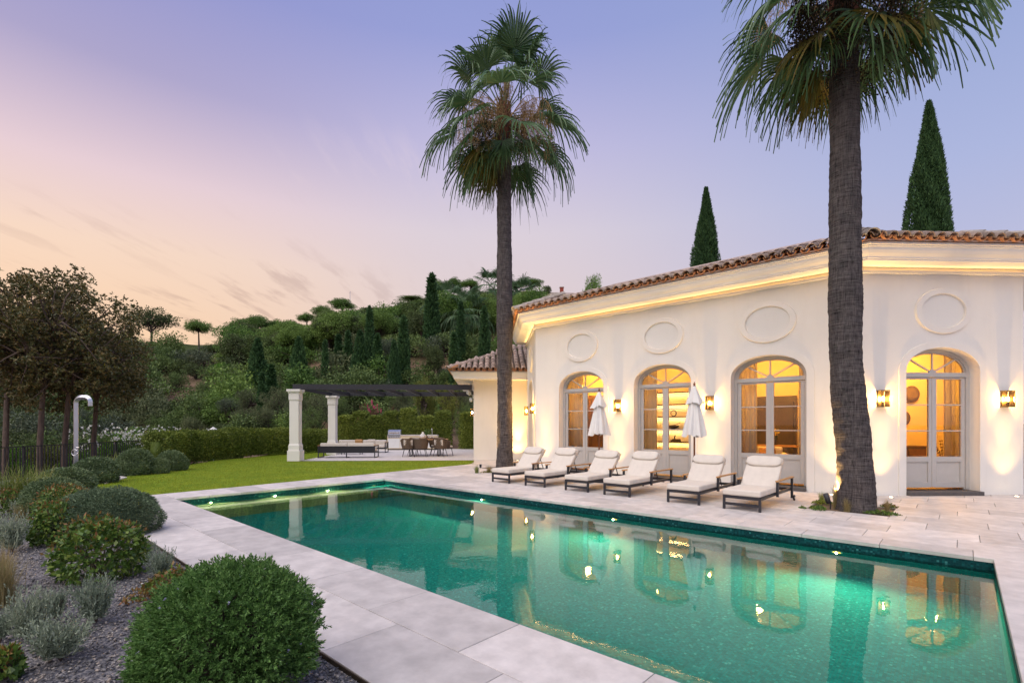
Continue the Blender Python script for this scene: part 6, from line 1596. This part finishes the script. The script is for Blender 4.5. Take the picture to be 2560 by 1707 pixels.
# big rosemary ball: sprigs with whorled leaves
def sprig_ball(seed, n, rad):
    rng = np.random.default_rng(seed); u = rand_sphere(n * 2, rng); u = u[u[:, 2] > -.5][:n]; n = len(u)
    th = np.arctan2(u[:, 1], u[:, 0]); l_ = 1 + .045 * np.sin(5 * th + 1) * np.sin(6 * u[:, 2]) + .075 * np.sin(11 * th + 8 * u[:, 2]) * np.sin(9 * u[:, 2] + 2 * th) + rng.normal(0, .022, n) + (rng.random(n) < .03) * rng.uniform(.03, .11, n)
    depth = 1 - .30 * rng.random(n) ** 1.6; base = u * np.array(rad) * (l_ * depth)[:, None]
    ax = unit(u + rng.normal(size=(n, 3)) * .35 + np.array([0, 0, .25])); P = []; D = []; L_ = []
    for k in range(15):
        tt = k / 14; r = rng.normal(size=(n, 3)); sd = unit(np.cross(ax, r)); d = unit(sd * (1.0 - .6 * tt) + ax * (.35 + .9 * tt)); P.append(base + ax * (.052 * tt)[..., None] if False else base + ax * .055 * tt); D.append(d); L_.append(np.full(n, .028 - .009 * tt))
    P = np.concatenate(P); D = np.concatenate(D); L_ = np.concatenate(L_)
    v, f = leaf_quads(P, D, L_ * rng.uniform(.8, 1.25, len(L_)), .0078, rng)
    return npmesh('foliage', v, f, LM['rosemary'])
RBX = CW((577 - 1280) / F * 2.98, 2.98)
t = thing('rosemary_ball', 'large rounded rosemary bush in the foreground of the gravel bed', 'shrub', (*RBX, 0)); rb_ = (.46, .46, .43)
child('foliage', sprig_ball(77, 7000, rb_), t, (0, 0, .35))
rng = np.random.default_rng(8); uu = rand_sphere(26, rng); uu[:, 2] = np.abs(uu[:, 2]); pp = np.repeat(uu * np.array(rb_) * 1.06 + np.array([0, 0, .36]), 5, 0)
child('blossom', npmesh('blossom', *leaf_quads(pp, unit(rng.normal(size=pp.shape)), .012, .008, rng), LM['lilac_fl']), t)
tw = MB()
for k in range(26):
    a = rng.uniform(0, 6.28); el = rng.uniform(-.2, 1.1); d_ = Vector((math.cos(a) * math.cos(el), math.sin(a) * math.cos(el), math.sin(el)))
    tw.tube([(0, 0, .05), Vector((d_.x * .3, d_.y * .3, .25 + d_.z * .2)), Vector((d_.x * .44, d_.y * .44, .35 + d_.z * .40))], [.012, .007, .003], 5, False)
tw.lathe([(.20, -.30), (.29, -.12), (.31, .05), (.26, .18), (.12, .28), (.0, .30)], 18, (0, 0, .35), caps=False)  # solid dark core added, standing for the shade between the twigs
tw.build('branches_and_dark_core', 'darkbark', t)
# leafy viburnums with reddish tips
def vib_mesh(seed, n, ln, wd, tip):
    rng = np.random.default_rng(seed); u = rand_sphere(n * 2, rng); u = u[u[:, 2] > -.55]
    u = u[(u[:, 2] + rng.normal(0, .25, len(u)) > .55)] if tip else u
    u = u[:n]; n = len(u); th = np.arctan2(u[:, 1], u[:, 0])
    P = u * ((1 + .06 * np.sin(4 * th + seed) + .05 * np.sin(7 * u[:, 2] + th)) * (rng.uniform(.97, 1.08, n) if tip else rng.uniform(.70, 1.02, n)))[:, None]
    D = unit(u * .35 + rng.normal(size=(n, 3)) * .45 + np.array([0, 0, .5 if tip else -.1]))
    return npmesh('new_leaves' if tip else 'foliage', *leaf_quads(P, D, ln * rng.uniform(.7, 1.3, n), wd * rng.uniform(.8, 1.2, n), rng), LM['vibtip' if tip else 'viburnum'])
def vib(px, ybase, wpx, ytop, label, n, ln, ntip, seed, name='leafy_shrub'):
    x, y = G(px, ybase); Y = WC(x, y)[1]; r_ = wpx / 2 / F * Y; ht = ZT(ytop, Y + .3 * r_); x, y = CW(WC(x, y)[0] * (Y + r_ * .7) / Y, Y + r_ * .7)
    t = thing(name, label, 'shrub', (x, y, 0), seed, 'reddish-tipped leafy shrubs')
    rz_ = ht / 1.55; sc = (r_, r_, rz_)
    child('foliage', vib_mesh(seed, n, ln / r_, ln * .58 / r_, False), t, (0, 0, rz_ * .5), (0, 0, 0), sc); child('new_leaves', vib_mesh(seed + 50, ntip, ln * .8 / r_, ln * .4 / r_, True), t, (0, 0, rz_ * .5), (0, 0, 0), sc)
    b_ = MB()
    for k in range(14):
        a = k * 2.4; b_.tube([(0, 0, -.02), (r_ * .4 * math.cos(a), r_ * .4 * math.sin(a), ht * .4), (r_ * .75 * math.cos(a), r_ * .75 * math.sin(a), ht * (.5 + .03 * k))], [.009, .006, .003], 4, False)
    b_.build('stems', 'bark', t)
vib(252, 1455, 196, 1299, 'glossy leafy shrub with reddish tips standing in the gravel', 2600, .062, 420, 3)
vib(140, 1362, 108, 1256, 'reddish-tipped leafy shrub left of the grey-green mound', 1900, .055, 300, 6)
vib(165, 1312, 132, 1216, 'reddish-tipped leafy shrub behind the grey-green mound', 2000, .055, 700, 9)
vib(14, 1700, 60, 1630, 'small reddish leafy plant in the bottom left corner', 240, .05, 120, 12)
vib(24, 1290, 76, 1226, 'brownish leafy shrub at the left edge behind the silvery plants', 900, .055, 420, 15)
# low orange-leaved plant behind the rosemary
def low_cover(px, py, rx, ry, n, label, lms, seed, ln=.045, name='low_plant', hgt=.10):
    rng = np.random.default_rng(seed); x, y = G(px, py); t = thing(name, label, 'plant', (x, y, 0), rng.uniform(0, 6))
    for i, (lm, fr) in enumerate(lms):
        k = int(n * fr); rr = np.sqrt(rng.random(k)); a = rng.random(k) * 6.283
        P = np.stack([rr * rx * np.cos(a), rr * ry * np.sin(a), rng.uniform(.01, hgt, k) * (1.15 - rr)], 1); D = unit(rng.normal(size=(k, 3)) * .7 + np.array([0, 0, .55]))
        child('leaves', npmesh('leaves', *leaf_quads(P, D, ln * rng.uniform(.7, 1.3, k), ln * .6, rng), LM[lm]), t)
    s_ = MB()
    for k in range(12): a = k * 2.4; s_.tube([(0, 0, -.02), (rx * .5 * math.cos(a), ry * .5 * math.sin(a), hgt * .4)], .004, 4, False)
    s_.build('stems', 'bark', t)
low_cover(430, 1462, .34, .22, 700, 'low plant with orange and green leaves behind the big rosemary', [('vibtip', .55), ('viburnum', .45)], 4, .05, hgt=.20)
low_cover(352, 1500, .14, .12, 160, 'small sprawling plant with rusty stems on the gravel', [('vibtip', 1.0)], 5, .035, hgt=.16)
# silvery sub-shrubs
def silver(seed, n=150, H=1.0):
    rng = np.random.default_rng(seed); P = []; D = []; Ln = []
    for k in range(n):
        a = rng.random() * 6.283; sp = rng.uniform(.15, 1.0) ** .7 * .8; ax = unit(np.array([[math.cos(a) * sp, math.sin(a) * sp, 1.0 - .35 * sp]]))[0]; h_ = rng.uniform(.6, 1.1) * H
        o = np.array([rng.normal(0, .13), rng.normal(0, .13), 0])
        for j in range(22):
            u = .15 + .85 * j / 21; r = rng.normal(size=3); sd = np.cross(ax, r); sd /= np.linalg.norm(sd)
            P.append(o + ax * h_ * u); D.append(sd * .75 + ax * .8); Ln.append(.17 * (1.2 - u * .7))
    P = np.array(P); D = unit(np.array(D)); v, f = leaf_quads(P, D, np.array(Ln), .034, rng)
    return npmesh('foliage', v, f, LM['lavender'])
SIL = [silver(1), silver(2), silver(3)]
def lav(px, ybase, wpx, ytop, label, i):
    x, y = G(px, ybase); Y = WC(x, y)[1]; r_ = wpx / 2 / F * Y; ht = ZT(ytop, Y); x, y = CW(WC(x, y)[0] * (Y + r_ * .4) / Y, Y + r_ * .4)
    t = thing('silvery_shrub', label, 'shrub', (x, y, -.02), i * 1.3, 'silvery sub-shrubs in the gravel'); child('foliage', SIL[i % 3], t, (0, 0, 0), (0, 0, 0), (r_ * 1.25, r_ * 1.25, ht * 1.0))
    b_ = MB()
    for k in range(9): a = k * 2.4; b_.tube([(0, 0, -.01), (r_ * .45 * math.cos(a), r_ * .45 * math.sin(a), ht * .6)], [.006, .003], 4, False)
    b_.build('stems', 'bark', t)
for i, (px, yb, wp_, yt, lb) in enumerate([(30, 1378, 84, 1278, 'silvery bushy plant at the left edge, above the dry grass tuft'), (72, 1602, 110, 1462, 'largest silvery bush at the left of the near gravel'), (140, 1545, 62, 1465, 'small silvery bush tucked behind the largest one'),
                                          (240, 1556, 104, 1430, 'tall sparse silvery bush in the middle of the gravel'), (152, 1655, 150, 1532, 'low wide silvery bush nearest the bottom edge'), (402, 1440, 74, 1366, 'silvery plant beside the paving, above the orange-leaved plant'),
                                          (367, 1400, 46, 1345, 'smallest silvery plant beside the paving edge'), (0, 1600, 60, 1520, 'silvery bush cut by the left edge'), (60, 1290, 60, 1240, 'faint silvery plant below the long grass clump')]): lav(px, yb, wp_, yt, lb, i)
# ornamental grasses
def grass_mesh(seed, n, H, spread, wd, lm, curl=1.0):
    rng = np.random.default_rng(seed); V = []; Fq = []; rows = 6
    for k in range(n):
        a = rng.random() * 6.283; b0 = np.array([rng.normal(0, spread * .16), rng.normal(0, spread * .16), 0]); out = np.array([math.cos(a), math.sin(a), 0]); sd = np.array([-math.sin(a), math.cos(a), 0]); L0 = H * rng.uniform(.6, 1.15); o_ = spread * rng.uniform(.15, 1.0); base = len(V); w0 = wd * rng.uniform(.7, 1.2)
        for j in range(rows + 1):
            u = j / rows; z = L0 * (u - curl * .45 * u * u * u * (o_ / spread)); q = b0 + out * (o_ * u ** 1.7) + np.array([0, 0, z]); ww = w0 * (1 - u) ** .6 + .0004
            V += [q + sd * ww / 2, q - sd * ww / 2]
        for j in range(rows): Fq.append((base + 2 * j, base + 2 * j + 2, base + 2 * j + 3, base + 2 * j + 1))
    return npmesh('blades', np.array(V), np.array(Fq), LM[lm])
def grass(px, ybase, H, spread, n, wd, lm, label, seed, curl=1.0, name='grass_clump', rise=0):
    x, y = G(px, ybase); t = thing(name, label, 'grass clump', (x, y, rise), 0, None); child('blades', grass_mesh(seed, n, H, spread, wd, lm, curl), t)
    s_ = MB().lathe([(.06 * spread + .01, -.02), (.05 * spread + .01, .04)], 10).build('crown', 'straw' if False else MAT['soil'], t); return t
grass(45, 1262, .95, .75, 420, .014, 'grassy', 'big clump of long arching yellow-green grass at the left edge', 1, 1.3)
grass(98, 1240, .85, .55, 200, .013, 'grassy', 'smaller arching grass clump right of the big one', 2, 1.3)
grass(10, 1512, .48, .22, 420, .0035, 'straw', 'fine feathery dry grass tuft at the left edge of the gravel', 3, .7)
grass(6, 1470, .48, .20, 320, .0035, 'straw', 'second feathery dry tuft behind the first at the left edge', 9, .7)
grass(55, 1300, .38, .35, 140, .006, 'straw', 'small dry grass tuft below the long grass clump', 4, 1.0)
grass(280, 1186, .80, .45, 90, .020, 'grassy', 'strappy green plant between the two ball shrubs by the railing', 5, 1.0)
grass(352, 1176, 1.0, .5, 80, .018, 'grassy', 'tall strappy plant at the end of the railing', 6, 1.0)
grass(128, 1208, .6, .4, 110, .012, 'grassy', 'green strappy plant left of the steel shower foot', 7, 1.1)
# planting pit of the near palm
grass(2118, 1277, .30, .14, 260, .003, 'straw', 'feathery grass tuft in front of the near palm foot', 11, .8, rise=-.018)
grass(2092, 1268, .52, .16, 320, .005, 'straw', 'bright lit grass tuft beside the spike spotlight', 12, .5, rise=-.018)
grass(2218, 1276, .26, .10, 160, .003, 'straw', 'dry upright tuft at the right of the near palm foot', 13, .6, rise=-.018)
grass(2055, 1252, .26, .16, 120, .005, 'grassy', 'short green tuft at the back of the near palm pit', 14, .9, rise=-.018)
low_cover(2045, 1272, .26, .14, 420, 'green mat plant at the left corner of the near palm pit', [('viburnum', 1.0)], 14, .035, hgt=.07)
low_cover(2056, 1258, .24, .16, 360, 'green mat plant at the back left of the near palm pit', [('hedge', 1.0)], 15, .035, hgt=.09)
low_cover(2205, 1285, .28, .12, 460, 'green mat plant at the front right of the near palm pit', [('viburnum', 1.0)], 16, .035, hgt=.07)
low_cover(2222, 1268, .20, .14, 220, 'brown dry mat plant at the right corner of the near palm pit', [('vibtip', .6), ('viburnum', .4)], 17, .035, hgt=.10)
low_cover(2006, 1270, .09, .05, 90, 'tiny green mat plant outside the left corner of the near palm pit', [('viburnum', 1.0)], 18, .03, hgt=.04)
grass(1192, 1182, .30, .20, 150, .006, 'grassy', 'small grass tuft left of the far palm foot', 21, .9); grass(1222, 1181, .28, .2, 140, .006, 'straw', 'small dry tuft at the far palm foot', 22, .9)
low_cover(1225, 1181, .35, .15, 260, 'low green plant in the far palm bed', [('viburnum', .6), ('vibtip', .4)], 23, .04, hgt=.07)
# lawn blades
def lawn_blades():
    rng = np.random.default_rng(12); n = 90000; x = rng.uniform(-27.5, -14.0, n); y = rng.uniform(2.0, 17, n)
    poly = np.array(lawn_poly); inside = np.zeros(n, bool); j = len(poly) - 1
    for i in range(len(poly)):
        xi, yi = poly[i]; xj, yj = poly[j]
        c = ((yi > y) != (yj > y)) & (x < (xj - xi) * (y - yi) / (yj - yi + 1e-12) + xi); inside ^= c; j = i
    x, y = x[inside], y[inside]; n = len(x); P = np.stack([x, y, np.full(n, -.012)], 1); D = unit(rng.normal(size=(n, 3)) * .35 + np.array([0, 0, 1]))
    return npmesh('lawn_grass', *leaf_quads(P, D, rng.uniform(.02, .042, n), .009, rng), LM['lawnblade'])
kind(link(bpy.data.objects.new('lawn_grass', lawn_blades())), 'stuff', 'short mown green grass of the lawn')

# ------------------------------------------------------------------ far odds and ends
def hz(px, Y): X = (px - 1280) / F * Y; return (*CW(X, Y), terr(X, Y))
x, y, z = hz(541, 54)
t = thing('white_pavilion', 'small white garden wall block with a moulded top on the slope', 'wall', (x, y, z - .3), R(45))
hgt_ = ZT(1006, 54) - z
MB().box((0, 0, hgt_ / 2), (2.0, .6, hgt_ + .3)).build('wall_body', 'white', t); MB().box((0, 0, hgt_ + .2), (2.3, .8, .16)).build('cap', 'white', t)
x, y, z = hz(533, 34)
t = thing('far_parasol', 'tiny open white parasol showing over the low hedge', 'parasol', (x, y, z)); zt = ZT(1068, 34) - z
MB().tube([(0, 0, 0), (0, 0, zt)], .03, 6).build('pole', 'white', t); MB().lathe([(.0, zt + .05), (.12, zt - .05), (.75, zt - .42), (.70, zt - .44), (.05, zt - .12)], 8, caps=False).build('canopy', 'canvas', t)
x, y, z = hz(875, 112)
t = thing('mast', 'thin mast standing on the distant hill crest', 'mast', (x, y, z)); zt = ZT(728, 112) - z
MB().tube([(0, 0, 0), (0, 0, zt)], [.10, .05], 6).build('pole', 'steel', t); MB().bar((-.3, 0, zt - .3), (.3, 0, zt - .3), .08, .08).build('crossbar', 'steel', t)
x, y, z = hz(1408, 100)
t = thing('hill_house', 'distant house roof with a red chimney on the hill', 'house', (x, y, z), R(42)); zr = ZT(733, 100) - z
MB().box((0, 0, zr / 2 - .6), (9, 6, zr - 1.2)).build('wall', 'room', t)
MB().add([(-5, -3.5, zr - 1.5), (5, -3.5, zr - 1.5), (5, 3.5, zr - 1.5), (-5, 3.5, zr - 1.5), (-2, 0, zr + .1), (2, 0, zr + .1)], [(0, 1, 5, 4), (2, 3, 4, 5), (1, 2, 5), (3, 0, 4)]).build('roof', 'clay', t)
MAT['redpaint'] = M('red_brick', (.30, .06, .035), .8)
c_ = MB().box((-.3, 0, zr + .35), (.7, .7, 1.5)).build('chimney', 'redpaint', t); MB().box((-.3, 0, zr + 1.16), (.9, .9, .12)).build('chimney_cap', 'mortarcap', c_)
x, y, z = hz(940, 109)
t = thing('hill_house', 'long dark clipped hedge wall along the hill crest', 'hedge', (x, y, z - 1), R(45)); t.name = 'crest_hedge'
zc_ = ZT(772, 109) - z + 1
child('hedge_plant', hq[0], t, (0, 0, 0), (0, 0, 0), (7, 2.0, zc_ / 2.35))
x, y = AT(1214, 33.2)
t = thing('white_post', 'white post half overgrown by the tall hedge', 'post', (x, y, 0), R(45)); MB().box((0, 0, 1.0), (.28, .28, 2.0)).build('shaft', 'white', t); MB().box((0, 0, 2.03), (.38, .38, .06)).build('cap', 'white', t)

# ------------------------------------------------------------------ labels for repeated plants: place counted from the left
for (grp, desc), lst in GROUPS.items():
    lst.sort(key=lambda q: q[0])
    for i, (px, o) in enumerate(lst): o['label'] = f'{desc}, {nth(i)} from the left'
